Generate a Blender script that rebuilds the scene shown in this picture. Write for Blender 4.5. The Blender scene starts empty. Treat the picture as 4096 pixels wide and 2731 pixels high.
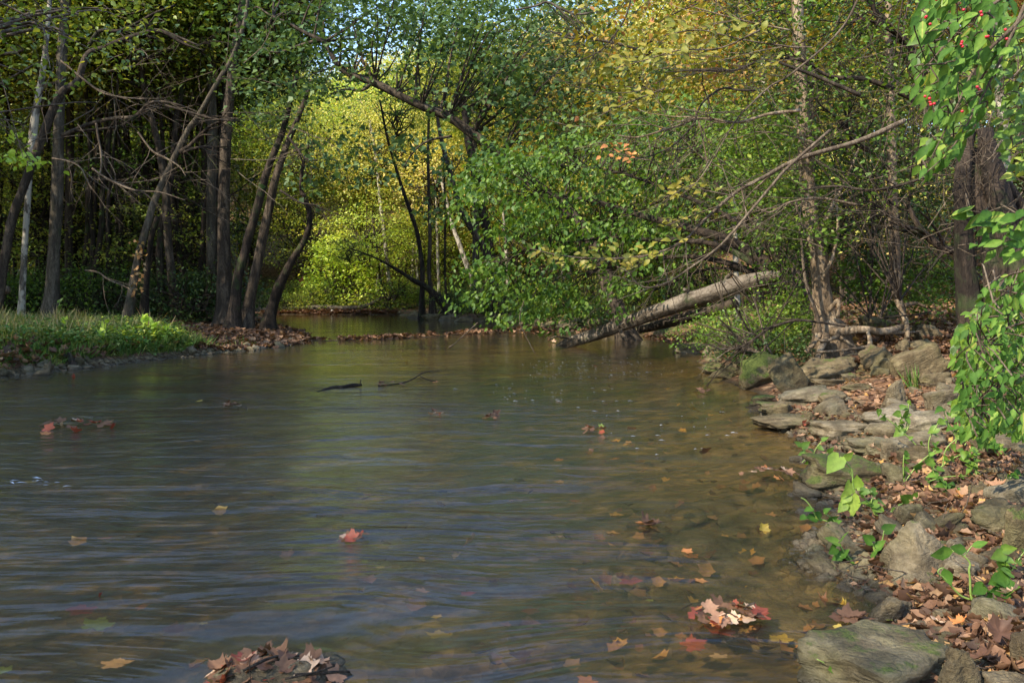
import bpy, bmesh, math, random
import numpy as np
from mathutils import Vector, Matrix, Euler

random.seed(7)
SC = bpy.context.scene
COL = SC.collection
R = math.radians
FP = 825.0            # focal length in pixels of the 1024 px wide frame
HZ = 294.0            # row of the horizon in that frame
CAMH = 1.1

# ------------------------------------------------------------------ camera, sky, sun, exposure
cam = bpy.data.cameras.new("camera")
cam.lens = 36.0 * FP / 1024.0
cam.sensor_width = 36.0
cam.shift_y = -(341 - HZ) / 1024.0
cam.clip_start = 0.05
cam.clip_end = 900
camo = bpy.data.objects.new("camera", cam)
camo.location = (0, 0, CAMH)
camo.rotation_euler = (R(90), 0, 0)
COL.objects.link(camo)
SC.camera = camo

SUN_TO = Vector((-0.68, -0.52, 0.72)).normalized()
w = bpy.data.worlds.new("World")
SC.world = w
w.use_nodes = True
nt = w.node_tree
nt.nodes.clear()
sky = nt.nodes.new("ShaderNodeTexSky")
sky.sky_type = 'NISHITA'
sky.sun_disc = False
sky.sun_elevation = math.asin(SUN_TO.z)
sky.sun_rotation = math.atan2(SUN_TO.x, SUN_TO.y)
sky.air_density = 1.0
sky.dust_density = 0.4
sky.ozone_density = 1.6
bg = nt.nodes.new("ShaderNodeBackground")
bg.inputs[1].default_value = 0.15
wo = nt.nodes.new("ShaderNodeOutputWorld")
nt.links.new(sky.outputs[0], bg.inputs[0])
nt.links.new(bg.outputs[0], wo.inputs[0])

sl = bpy.data.lights.new("sun", 'SUN')
sl.energy = 3.1
sl.angle = R(0.5)
sl.color = (1.0, 0.90, 0.72)
so = bpy.data.objects.new("sun", sl)
so.rotation_euler = SUN_TO.to_track_quat('Z', 'Y').to_euler()
so.location = (-20, 0, 30)
COL.objects.link(so)

SC.view_settings.view_transform = 'Standard'
SC.view_settings.look = 'None'
SC.view_settings.gamma = 1.0
SC.view_settings.use_curve_mapping = False
SC.view_settings.exposure = 1.68
SC.cycles.max_bounces = 7
SC.cycles.diffuse_bounces = 4
SC.cycles.glossy_bounces = 3
SC.cycles.transmission_bounces = 3
SC.cycles.transparent_max_bounces = 8
SC.cycles.sample_clamp_indirect = 6
SC.cycles.caustics_reflective = False
SC.cycles.caustics_refractive = False


# ------------------------------------------------------------------ helpers
def rs(seed):
    return np.random.RandomState(seed)


def P(px, py, d):
    return np.array([(px - 512.0) / FP * d, d, CAMH + (HZ - py) / FP * d])


def norm(a):
    return a / (np.linalg.norm(a, axis=-1, keepdims=True) + 1e-9)


def mesh_np(name, V, F, rnd=None, smooth=False):
    V = np.asarray(V, dtype=np.float32)
    Fs = [f for f in (F if isinstance(F, list) else [F]) if len(f)]
    me = bpy.data.meshes.new(name)
    me.vertices.add(len(V))
    me.vertices.foreach_set("co", V.ravel())
    loops = np.concatenate([f.ravel() for f in Fs]).astype(np.int32)
    sizes = np.concatenate([np.full(len(f), f.shape[1]) for f in Fs]).astype(np.int32)
    starts = np.concatenate([[0], np.cumsum(sizes)[:-1]]).astype(np.int32)
    me.loops.add(len(loops))
    me.loops.foreach_set("vertex_index", loops)
    me.polygons.add(len(sizes))
    me.polygons.foreach_set("loop_start", starts)
    if smooth:
        me.polygons.foreach_set("use_smooth", np.ones(len(sizes), dtype=bool))
    if rnd is not None:
        a = me.attributes.new("rnd", 'FLOAT', 'POINT')
        a.data.foreach_set("value", np.asarray(rnd, dtype=np.float32))
    me.update(calc_edges=True)
    return me


def link(name, me, mat=None, parent=None, loc=None, rot=None, scale=None, kind=None, label=None):
    o = bpy.data.objects.new(name, me)
    COL.objects.link(o)
    if parent is not None:
        o.parent = parent
    if loc is not None:
        o.location = loc
    if rot is not None:
        o.rotation_euler = rot
    if scale is not None:
        o.scale = scale if hasattr(scale, '__len__') else (scale,) * 3
    if mat is not None:
        if me is not None and len(me.materials) == 0:
            me.materials.append(mat)
        o.material_slots[0].link = 'OBJECT'
        o.material_slots[0].material = mat
    if kind:
        o['kind'] = kind
    if label:
        o['label'] = label
    return o


def tag(o, label, cat, group=None, kind=None):
    o['label'] = label
    o['category'] = cat
    if group:
        o['group'] = group
    if kind:
        o['kind'] = kind
    return o


def thing(name, label, cat, loc=(0, 0, 0), group=None, rot=None):
    o = bpy.data.objects.new(name, None)
    COL.objects.link(o)
    o.location = [float(v) for v in loc]
    if rot is not None:
        o.rotation_euler = rot
    o.empty_display_size = 0.2
    return tag(o, label, cat, group)


def spline(pts, n=24):
    """catmull-rom through rows of any width"""
    p = np.asarray(pts, float)
    if len(p) == 2:
        t = np.linspace(0, 1, n)[:, None]
        return p[0] * (1 - t) + p[1] * t
    q = np.vstack([2 * p[0] - p[1], p, 2 * p[-1] - p[-2]])
    seg = np.linspace(0, len(p) - 1 - 1e-6, n)
    i = seg.astype(int)
    t = (seg - i)[:, None]
    a, b, c, e = q[i], q[i + 1], q[i + 2], q[i + 3]
    return 0.5 * (2 * b + (c - a) * t + (2 * a - 5 * b + 4 * c - e) * t ** 2 + (3 * b - a - 3 * c + e) * t ** 3)


def tubes(lines, n=6, rough=0.0, seed=0, caps=False):
    rng = rs(seed)
    VV, FF, RR = [], [], []
    off = 0
    ang = np.linspace(0, 2 * math.pi, n, endpoint=False)
    ca, sa = np.cos(ang), np.sin(ang)
    for L in lines:
        A = np.asarray(L, float)
        p, r = A[:, :3], A[:, 3]
        if caps:
            p = np.vstack([p[:1], p, p[-1:]])
            r = np.concatenate([[1e-4], r, [1e-4]])
        k = len(p)
        t = norm(np.gradient(p, axis=0)) if not caps else norm(np.gradient(np.vstack([p[1] * 2 - p[2], p[1:-1], p[-2] * 2 - p[-3]]), axis=0))
        ref = np.zeros(3)
        ref[int(np.argmin(np.abs(p[-1] - p[0])))] = 1.0
        u = norm(np.cross(t, ref))
        v = np.cross(t, u)
        rr = np.repeat(r[:, None], n, 1)
        if rough > 0:
            g = rng.randn(k, n)
            g = (g + np.roll(g, 1, 0) + np.roll(g, -1, 0)) / 1.7
            ridge = rng.randn(n) * 0.6
            rr = rr * (1 + rough * (g * 0.6 + ridge))
        X = p[:, None, :] + rr[..., None] * (u[:, None, :] * ca[None, :, None] + v[:, None, :] * sa[None, :, None])
        VV.append(X.reshape(-1, 3))
        i = np.arange(k - 1)[:, None] * n
        j = np.arange(n)[None, :]
        j2 = (j + 1) % n
        f = np.stack([i + j, i + j2, i + n + j2, i + n + j], -1).reshape(-1, 4) + off
        FF.append(f)
        RR.append(np.full(k * n, rng.rand()))
        off += k * n
    return np.vstack(VV), np.vstack(FF), np.concatenate(RR)


def tube_mesh(name, lines, n=6, rough=0.0, seed=0, caps=False, origin=None):
    V, F, Rr = tubes(lines, n, rough, seed, caps)
    if origin is not None:
        V = V - np.asarray(origin)
    return mesh_np(name, V, F, Rr, smooth=True)


# leaf templates: along, side, up
def _tmpl(kind):
    if kind == 'oval':
        T = np.array([(0, 0, 0), (.42, .30, .07), (1, 0, -.06), (.42, -.30, .07)])
        F = np.array([(0, 2, 1), (0, 3, 2)])
        return T, F
    if kind == 'pointed':
        T = np.array([(0, 0, 0), (.16, .20, .03), (.42, .31, .05), (.72, .18, .02), (1, 0, -.10), (.72, -.18, .02), (.42, -.31, .05), (.16, -.20, .03),
                      (.16, 0, -.01), (.42, 0, -.015), (.72, 0, -.04)])
        F = [np.array([(0, 8, 1), (0, 7, 8), (10, 4, 3), (10, 5, 4)]), np.array([(1, 8, 9, 2), (8, 7, 6, 9), (2, 9, 10, 3), (9, 6, 5, 10)])]
        return T, F
    if kind == 'heart':
        T = np.array([(.06, 0, 0), (-.08, .14, .02), (.02, .32, .05), (.30, .40, .06), (.62, .24, .03), (1, 0, -.1), (.62, -.24, .03), (.30, -.40, .06), (.02, -.32, .05), (-.08, -.14, .02),
                      (.30, 0, -.02), (.62, 0, -.04)])
        F = [np.array([(0, 2, 1), (0, 9, 8), (11, 5, 4), (11, 6, 5)]), np.array([(0, 10, 3, 2), (0, 8, 7, 10), (3, 10, 11, 4), (10, 7, 6, 11)])]
        return T, F
    if kind == 'lobe':
        out = [(0, 0), (-.02, .34), (.24, .34), (.44, .52), (.60, .33), (1, 0), (.60, -.33), (.44, -.52), (.24, -.34), (-.02, -.34)]
        T = np.array([(x, y, .55 * abs(y) + .35 * (x - .4) ** 2) for x, y in out] + [(.35, 0, -.03)])
        F = np.array([(10, (i + 1) % 10, i) for i in range(10)])
        return T, F
    if kind == 'lobe_small':
        out = [(0, 0), (.28, .48), (.55, .2), (1, 0), (.55, -.2), (.28, -.48)]
        T = np.array([(x, y, .15 * abs(y)) for x, y in out])
        F = np.array([(0, 2, 1), (0, 3, 2), (0, 4, 3), (0, 5, 4)])
        return T, F
    if kind == 'blade':
        T = np.array([(0, .04, 0), (0, -.04, 0), (.55, .028, .10), (.55, -.028, .10), (1, 0, .34)])
        F = [np.array([(0, 1, 3, 2)]), np.array([(2, 3, 4)])]
        return T, F


TM = {k: _tmpl(k) for k in ('oval', 'pointed', 'heart', 'lobe', 'lobe_small', 'blade')}


def leaves_np(C, D, N, S, kind, rnd=None, seed=0, width=1.0):
    T, F = TM[kind]
    C = np.asarray(C, float)
    m = len(C)
    D = norm(D)
    side = norm(np.cross(N, D))
    up = np.cross(D, side)
    S = np.broadcast_to(np.asarray(S, float), (m,))
    V = C[:, None, :] + S[:, None, None] * (T[None, :, 0, None] * D[:, None, :] + width * T[None, :, 1, None] * side[:, None, :] + T[None, :, 2, None] * up[:, None, :])
    k = len(T)
    Fs = F if isinstance(F, list) else [F]
    out = [(np.arange(m)[:, None, None] * k + f[None]).reshape(-1, f.shape[1]) for f in Fs]
    if rnd is None:
        rnd = rs(seed + 991).rand(m)
    return V.reshape(-1, 3), out, np.repeat(rnd, k)


def rand_dirs(rng, m, droop=0.3, jitter=0.55, bias=None):
    a = rng.rand(m) * 2 * math.pi
    D = np.stack([np.cos(a), np.sin(a), -droop + rng.randn(m) * 0.35], -1)
    if bias is not None:
        D = D + np.asarray(bias)
    D = norm(D)
    N = np.stack([rng.randn(m) * jitter, rng.randn(m) * jitter, np.ones(m)], -1)
    N = norm(N - (N * D).sum(-1, keepdims=True) * D)
    return D, N


# ------------------------------------------------------------------ terrain
SR_Y = np.array([-14, 0, 2.3, 2.6, 2.85, 3.1, 3.35, 3.65, 3.9, 4.3, 4.6, 4.9, 6.0, 6.9, 9.0, 11.3, 13.3, 15.5, 17.3, 21.6, 25.9, 32.4, 36, 41, 46, 60])
SR_X = np.array([1.1, .75, .92, 1.24, 1.42, 1.36, 1.18, 1.34, 1.48, 1.78, 1.62, 1.78, 2.26, 2.15, 2.68, 2.80, 2.95, 3.6, 3.9, 3.7, 1.8, -.7, -3.2, -4.1, -4.5, -5])
SL_Y = np.array([-14, 0, 8, 10.9, 12.3, 14.4, 17.1, 19.0, 20.4, 22.0, 24.5, 30, 37.8, 46, 60])
SL_X = np.array([-10, -8.2, -7.1, -6.9, -6.45, -5.9, -4.9, -4.8, -4.6, -5.6, -6.4, -8.6, -11, -15, -18])
BAR = np.array([(-5.2, 19.2), (-3.4, 20.1), (-2.2, 21.4), (-.5, 24.3), (1.0, 26.0)])


def vnoise(x, y, s=0):
    return (np.sin(x * 1.7 + 3.1 * s + 1.3 * np.sin(y * 1.1 + s)) + np.sin(y * 2.3 - 1.7 * s + 1.7 * np.sin(x * .9 + 2 * s)) + .6 * np.sin(x * 3.9 + y * 3.1 + s) + .5 * np.sin(x * 6.1 - y * 5.3 + 2 * s)) / 3.1


def shore_s(x, y):
    """signed distance-like value: negative in the water"""
    wob = .13 * vnoise(x * 1.3, y * 1.3, 1) * np.clip((y - 1) / 6, .35, 1)
    sr = x - np.interp(y, SR_Y, SR_X)
    sl = np.interp(y, SL_Y, SL_X) - x
    sf = y - 45.5
    s = np.maximum(np.maximum(sr, sl), sf) + wob
    return s, sr, sl, sf


def height(x, y):
    x = np.asarray(x, float)
    y = np.asarray(y, float)
    s, sr, sl, sf = shore_s(x, y)
    bed = -.36 * (1 - np.exp(s / 1.5)) + .02 * vnoise(x * 4, y * 4, 5)
    # right bank: stony slope, then a shelf, then the hillside
    r = np.maximum(s, 0)
    near = np.clip((y - 3) / 6, 0, 1)
    slope = .07 + .16 * near
    zr = .05 * (1 - np.exp(-r / .15)) + slope * r * (1 / (1 + .10 * r)) + .05 * near * np.clip(vnoise(x * 2.1, y * 2.1, 2), -1, 1) * np.clip(r, 0, 1)
    zr = zr + .30 * np.clip(r - 9, 0, 60)
    grass = np.clip((16.4 - y) / 1.6, 0, 1)
    zl1 = .28 * (1 - np.exp(-r / .35)) + .05 * np.minimum(r, 6)
    zl2 = .36 * (1 - np.exp(-r / 3.2))
    zl = zl1 * grass + zl2 * (1 - grass) + .05 * np.clip(r - 14, 0, 25) + .22 * np.clip(r - 40, 0, 80)
    zf = .05 + .12 * np.minimum(r, 14) + .34 * np.clip(r - 10, 0, 70)
    right = (sr >= sl)
    z = np.where(right, zr, zl)
    z = np.where((sf > sr) & (sf > sl), zf, z)
    far = np.clip((y - 46) / 14, 0, 1)
    z = z * (1 - far) + np.maximum(z, zf) * far
    z = z + .03 * vnoise(x * 1.5, y * 1.5, 3) * np.clip(r, 0, 1)
    # leaf bar across the stream
    dmin = np.full(x.shape, 1e9)
    for a, b in zip(BAR[:-1], BAR[1:]):
        ab = b - a
        t = np.clip(((x - a[0]) * ab[0] + (y - a[1]) * ab[1]) / (ab @ ab), 0, 1)
        dmin = np.minimum(dmin, np.hypot(x - a[0] - t * ab[0], y - a[1] - t * ab[1]))
    barz = -.36 + .385 * np.exp(-(dmin / .5) ** 2)
    barz = barz + .03 * vnoise(x * 2.2, y * 2.2, 8)
    return np.where(s > 0, z, np.maximum(bed, barz))


def ground_hit(px, py, dmax=90.0):
    px = np.atleast_1d(np.asarray(px, float))
    py = np.atleast_1d(np.asarray(py, float))
    ds = np.concatenate([np.arange(1.6, 12, .04), np.arange(12, 40, .12), np.arange(40, dmax, .5)])
    X = (px[:, None] - 512) / FP * ds
    Z = CAMH + (HZ - py[:, None]) / FP * ds
    Hh = np.maximum(height(X, np.broadcast_to(ds, X.shape)), -10)
    below = Z < Hh
    below[:, -1] = True
    i = below.argmax(1)
    d = ds[i]
    return np.stack([(px - 512) / FP * d, d, height((px - 512) / FP * d, d)], -1)


def gh(px, py):
    return ground_hit(px, py)[0]


# ------------------------------------------------------------------ materials
def new_mat(name):
    m = bpy.data.materials.new(name)
    m.use_nodes = True
    t = m.node_tree
    t.nodes.clear()
    out = t.nodes.new("ShaderNodeOutputMaterial")
    return m, t, out


class NB:
    def __init__(s, t):
        s.t = t

    def n(s, typ, **kw):
        nd = s.t.nodes.new(typ)
        for k, v in kw.items():
            setattr(nd, k, v)
        return nd

    def l(s, a, b):
        s.t.links.new(a, b)

    def noise(s, vec, scale, detail=4, rough=.55, dist=0.0):
        n = s.n("ShaderNodeTexNoise")
        n.inputs['Scale'].default_value = scale
        n.inputs['Detail'].default_value = detail
        n.inputs['Roughness'].default_value = rough
        n.inputs['Distortion'].default_value = dist
        s.l(vec, n.inputs['Vector'])
        return n.outputs['Fac']

    def ramp(s, fac, stops, interp='LINEAR'):
        r = s.n("ShaderNodeValToRGB")
        r.color_ramp.interpolation = interp
        e = r.color_ramp.elements
        e[0].position, e[0].color = stops[0][0], (*stops[0][1], 1)
        e[1].position, e[1].color = stops[-1][0], (*stops[-1][1], 1)
        for p, c in stops[1:-1]:
            k = e.new(p)
            k.color = (*c, 1)
        s.l(fac, r.inputs[0])
        return r.outputs[0]

    def mapping(s, vec, scale, rot=(0, 0, 0)):
        m = s.n("ShaderNodeMapping")
        m.inputs['Scale'].default_value = scale
        m.inputs['Rotation'].default_value = rot
        s.l(vec, m.inputs['Vector'])
        return m.outputs[0]

    def math(s, op, a, b=None, clamp=False):
        m = s.n("ShaderNodeMath", operation=op, use_clamp=clamp)
        for i, v in enumerate((a, b)):
            if v is None:
                continue
            if isinstance(v, (int, float)):
                m.inputs[i].default_value = v
            else:
                s.l(v, m.inputs[i])
        return m.outputs[0]

    def mix(s, fac, a, b, mode='MIX'):
        m = s.n("ShaderNodeMix", data_type='RGBA', blend_type=mode)
        for i, v in ((0, fac), (6, a), (7, b)):
            if isinstance(v, (int, float)):
                m.inputs[i].default_value = v
            elif isinstance(v, tuple):
                m.inputs[i].default_value = (*v, 1)
            else:
                s.l(v, m.inputs[i])
        return m.outputs[2]

    def bump(s, h, strength=.5, dist=.02):
        b = s.n("ShaderNodeBump")
        b.inputs['Strength'].default_value = strength
        b.inputs['Distance'].default_value = dist
        s.l(h, b.inputs['Height'])
        return b.outputs[0]


def leaf_mat(name, stops, trans=.45, tint=(1.25, 1.15, .55), rough=.5, spec=.25, obj_var=.25):
    m, t, out = new_mat(name)
    b = NB(t)
    at = b.n("ShaderNodeAttribute", attribute_name="rnd")
    oi = b.n("ShaderNodeObjectInfo")
    v = b.math('ADD', at.outputs['Fac'], b.math('MULTIPLY', b.math('SUBTRACT', oi.outputs['Random'], .5), obj_var), clamp=True)
    c = b.ramp(v, stops)
    p = b.n("ShaderNodeBsdfPrincipled")
    p.inputs['Roughness'].default_value = rough
    p.inputs['Specular IOR Level'].default_value = spec
    b.l(c, p.inputs['Base Color'])
    gm = b.n("ShaderNodeNewGeometry")
    c = b.mix(.55, c, b.ramp(b.noise(gm.outputs['Position'], 55, 3, .6), [(.3, (.62, .62, .60)), (.7, (1.3, 1.28, 1.2))]), 'MULTIPLY')
    b.l(c, p.inputs['Base Color'])
    tr = b.n("ShaderNodeBsdfTranslucent")
    b.l(b.mix(1.0, c, tuple(v * trans * 1.5 for v in tint), 'MULTIPLY'), tr.inputs[0])
    mx = b.n("ShaderNodeAddShader")        # a leaf reflects and lets light through
    b.l(p.outputs[0], mx.inputs[0])
    b.l(tr.outputs[0], mx.inputs[1])
    b.l(mx.outputs[0], out.inputs[0])
    return m


def bark_mat(name, dark, light, moss=0.0, scale=14, rough=.9, pale=None, axis=None):
    m, t, out = new_mat(name)
    b = NB(t)
    g = b.n("ShaderNodeNewGeometry")
    pos = g.outputs['Position']
    if axis is not None:      # grain runs along a lying trunk
        pos = b.mapping(pos, (1, 1, 1), Vector(axis).normalized().rotation_difference(Vector((0, 0, 1))).to_euler())
    st = b.mapping(pos, (1, 1, .16))
    n0 = b.noise(st, scale * .6, 5, .6, .6)
    n9 = b.noise(b.mapping(pos, (1, 1, .3)), scale * 3.2, 5, .7, .3)
    n1 = b.math('ADD', b.math('MULTIPLY', n0, .55), b.math('MULTIPLY', n9, .45))
    n2 = b.noise(pos, 1.7, 3, .5)
    c = b.ramp(n1, [(.38, tuple(v * .7 for v in dark)), (.48, dark), (.54, tuple((a + q) / 2 for a, q in zip(dark, light))), (.64, light)])
    c = b.mix(b.ramp(n2, [(.4, (0, 0, 0)), (.7, (.6, .6, .6))]), c, tuple(v * .6 for v in dark))
    if pale:
        pf = b.ramp(b.noise(b.mapping(pos, (1, 1, .5)), 5, 4, .6), [(.46, (0, 0, 0)), (.52, (1, 1, 1))])
        c = b.mix(pf, c, pale)
    if moss > 0:
        n3 = b.noise(pos, 3.2, 5, .6)
        mf = b.ramp(n3, [(.62 - .3 * moss, (0, 0, 0)), (.78 - .3 * moss, (1, 1, 1))])
        c = b.mix(mf, c, (.035, .05, .016))
    p = b.n("ShaderNodeBsdfPrincipled")
    p.inputs['Roughness'].default_value = rough
    p.inputs['Specular IOR Level'].default_value = .2
    b.l(c, p.inputs['Base Color'])
    b.l(b.bump(n1, 1.0, .05), p.inputs['Normal'])
    b.l(p.outputs[0], out.inputs[0])
    return m


def rock_mat(name):
    m, t, out = new_mat(name)
    b = NB(t)
    g = b.n("ShaderNodeNewGeometry")
    tc = b.n("ShaderNodeTexCoord")
    oi = b.n("ShaderNodeObjectInfo")
    am = b.n("ShaderNodeAttribute", attribute_type='OBJECT', attribute_name="moss")
    ap = b.n("ShaderNodeAttribute", attribute_type='OBJECT', attribute_name="pale")
    pos = g.outputs['Position']
    ob = tc.outputs['Object']
    strata = b.noise(b.mapping(ob, (1.1, 1.1, 3.6)), 2.0, 7, .62, .8)
    grain = b.noise(pos, 60, 5, .7)
    big = b.noise(pos, 7, 5, .6)
    c1 = b.ramp(strata, [(.3, (.085, .062, .034)), (.5, (.15, .115, .065)), (.68, (.235, .182, .108))])
    c2 = b.ramp(strata, [(.3, (.165, .138, .098)), (.5, (.26, .22, .16)), (.68, (.36, .31, .235))])
    c = b.mix(ap.outputs['Fac'], c1, c2)
    c = b.mix(b.math('MULTIPLY', oi.outputs['Random'], .45), c, (.17, .125, .065))
    c = b.mix(b.ramp(b.noise(pos, 3.1, 4, .6), [(.45, (0, 0, 0)), (.65, (.55, .55, .55))]), c, (.105, .10, .038))
    c = b.mix(.75, c, b.ramp(grain, [(.25, (.45, .45, .45)), (.6, (1.05, 1.05, 1.05))]), 'MULTIPLY')
    stain = b.ramp(big, [(.40, (1.1, 1.1, 1.05)), (.60, (.42, .38, .31))])
    c = b.mix(.8, c, stain, 'MULTIPLY')
    sep = b.n("ShaderNodeSeparateXYZ")
    b.l(g.outputs['Normal'], sep.inputs[0])
    mn = b.noise(pos, 9, 6, .7)
    mv = b.math('ADD', b.math('MULTIPLY', sep.outputs['Z'], .22), mn)
    mv = b.math('ADD', mv, b.math('MULTIPLY', am.outputs['Fac'], .5))
    mf = b.ramp(mv, [(.86, (0, 0, 0)), (.95, (1, 1, 1))])
    mossc = b.ramp(b.noise(pos, 90, 3, .7), [(.3, (.028, .04, .008)), (.7, (.11, .135, .025))])
    c = b.mix(mf, c, mossc)
    # wet where it meets the water
    sp = b.n("ShaderNodeSeparateXYZ")
    b.l(pos, sp.inputs[0])
    wet = b.ramp(b.math('ADD', sp.outputs['Z'], b.math('MULTIPLY', big, .08)), [(.045, (1, 1, 1)), (.085, (0, 0, 0))])
    wet = b.math('MULTIPLY', wet, b.math('GREATER_THAN', sp.outputs['Z'], -.015))
    c = b.mix(b.math('MULTIPLY', wet, .6), c, (.04, .033, .024))
    p = b.n("ShaderNodeBsdfPrincipled")
    b.l(c, p.inputs['Base Color'])
    b.l(b.ramp(wet, [(0, (.9, .9, .9)), (1, (.25, .25, .25))]), p.inputs['Roughness'])
    p.inputs['Specular IOR Level'].default_value = .35
    vc = b.n("ShaderNodeTexVoronoi", feature='DISTANCE_TO_EDGE')
    vc.inputs['Scale'].default_value = 9
    b.l(b.mapping(pos, (1, 1, 2.2)), vc.inputs['Vector'])
    crack = b.ramp(vc.outputs['Distance'], [(0, (0, 0, 0)), (.05, (1, 1, 1))])
    h = b.math('ADD', b.math('ADD', b.math('MULTIPLY', grain, .5), b.math('MULTIPLY', crack, .14)), b.math('ADD', strata, b.math('MULTIPLY', b.noise(pos, 22, 5, .65), .8)))
    b.l(b.bump(h, .9, .022), p.inputs['Normal'])
    b.l(p.outputs[0], out.inputs[0])
    return m


def ground_mat():
    m, t, out = new_mat("ground_mat")
    b = NB(t)
    g = b.n("ShaderNodeNewGeometry")
    pos = g.outputs['Position']
    vor = b.n("ShaderNodeTexVoronoi")
    vor.inputs['Scale'].default_value = 16
    b.l(pos, vor.inputs['Vector'])
    cs = b.n("ShaderNodeSeparateColor")
    b.l(vor.outputs['Color'], cs.inputs[0])
    litter = b.ramp(cs.outputs[0], [(0, (.05, .03, .016)), (.35, (.11, .055, .026)), (.6, (.17, .085, .04)), (.85, (.24, .14, .075)), (1, (.30, .20, .12))])
    soil = b.ramp(b.noise(pos, 5, 6, .65), [(.3, (.035, .026, .016)), (.7, (.10, .075, .045))])
    lf = b.ramp(b.noise(pos, .9, 4, .6), [(.34, (0, 0, 0)), (.46, (1, 1, 1))])
    c = b.mix(lf, soil, litter)
    green = b.ramp(b.noise(pos, .55, 5, .6, .4), [(.52, (0, 0, 0)), (.64, (1, 1, 1))])
    c = b.mix(b.math('MULTIPLY', green, .8), c, b.ramp(b.noise(pos, 14, 4), [(.3, (.025, .04, .010)), (.7, (.07, .095, .025))]))
    # stream bed: silt and gravel below the water line
    bedn = b.noise(pos, 6, 6, .7)
    v2 = b.n("ShaderNodeTexVoronoi")
    v2.inputs['Scale'].default_value = 9
    b.l(b.mapping(pos, (1.0, 1.5, 1)), v2.inputs['Vector'])
    bed = b.ramp(bedn, [(.3, (.075, .054, .026)), (.55, (.17, .125, .062)), (.75, (.26, .19, .10))])
    bed = b.mix(.6, bed, b.ramp(v2.outputs['Distance'], [(0, (1.1, 1.1, 1.1)), (.5, (.45, .45, .42))]), 'MULTIPLY')
    sp = b.n("ShaderNodeSeparateXYZ")
    b.l(pos, sp.inputs[0])
    uw = b.ramp(b.math('ADD', sp.outputs['Z'], .5), [(.505, (1, 1, 1)), (.54, (0, 0, 0))])
    c = b.mix(uw, c, bed)
    damp = b.ramp(b.math('ADD', sp.outputs['Z'], b.math('MULTIPLY', bedn, .08)), [(.04, (.34, .31, .27)), (.13, (1, 1, 1))])
    dry = b.math('GREATER_THAN', sp.outputs['Z'], 0.0)
    c = b.mix(dry, c, b.mix(1.0, c, damp, 'MULTIPLY'))
    p = b.n("ShaderNodeBsdfPrincipled")
    p.inputs['Roughness'].default_value = .85
    p.inputs['Specular IOR Level'].default_value = .3
    b.l(c, p.inputs['Base Color'])
    b.l(b.bump(b.math('ADD', vor.outputs['Distance'], bedn), .8, .03), p.inputs['Normal'])
    b.l(p.outputs[0], out.inputs[0])
    return m


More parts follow.
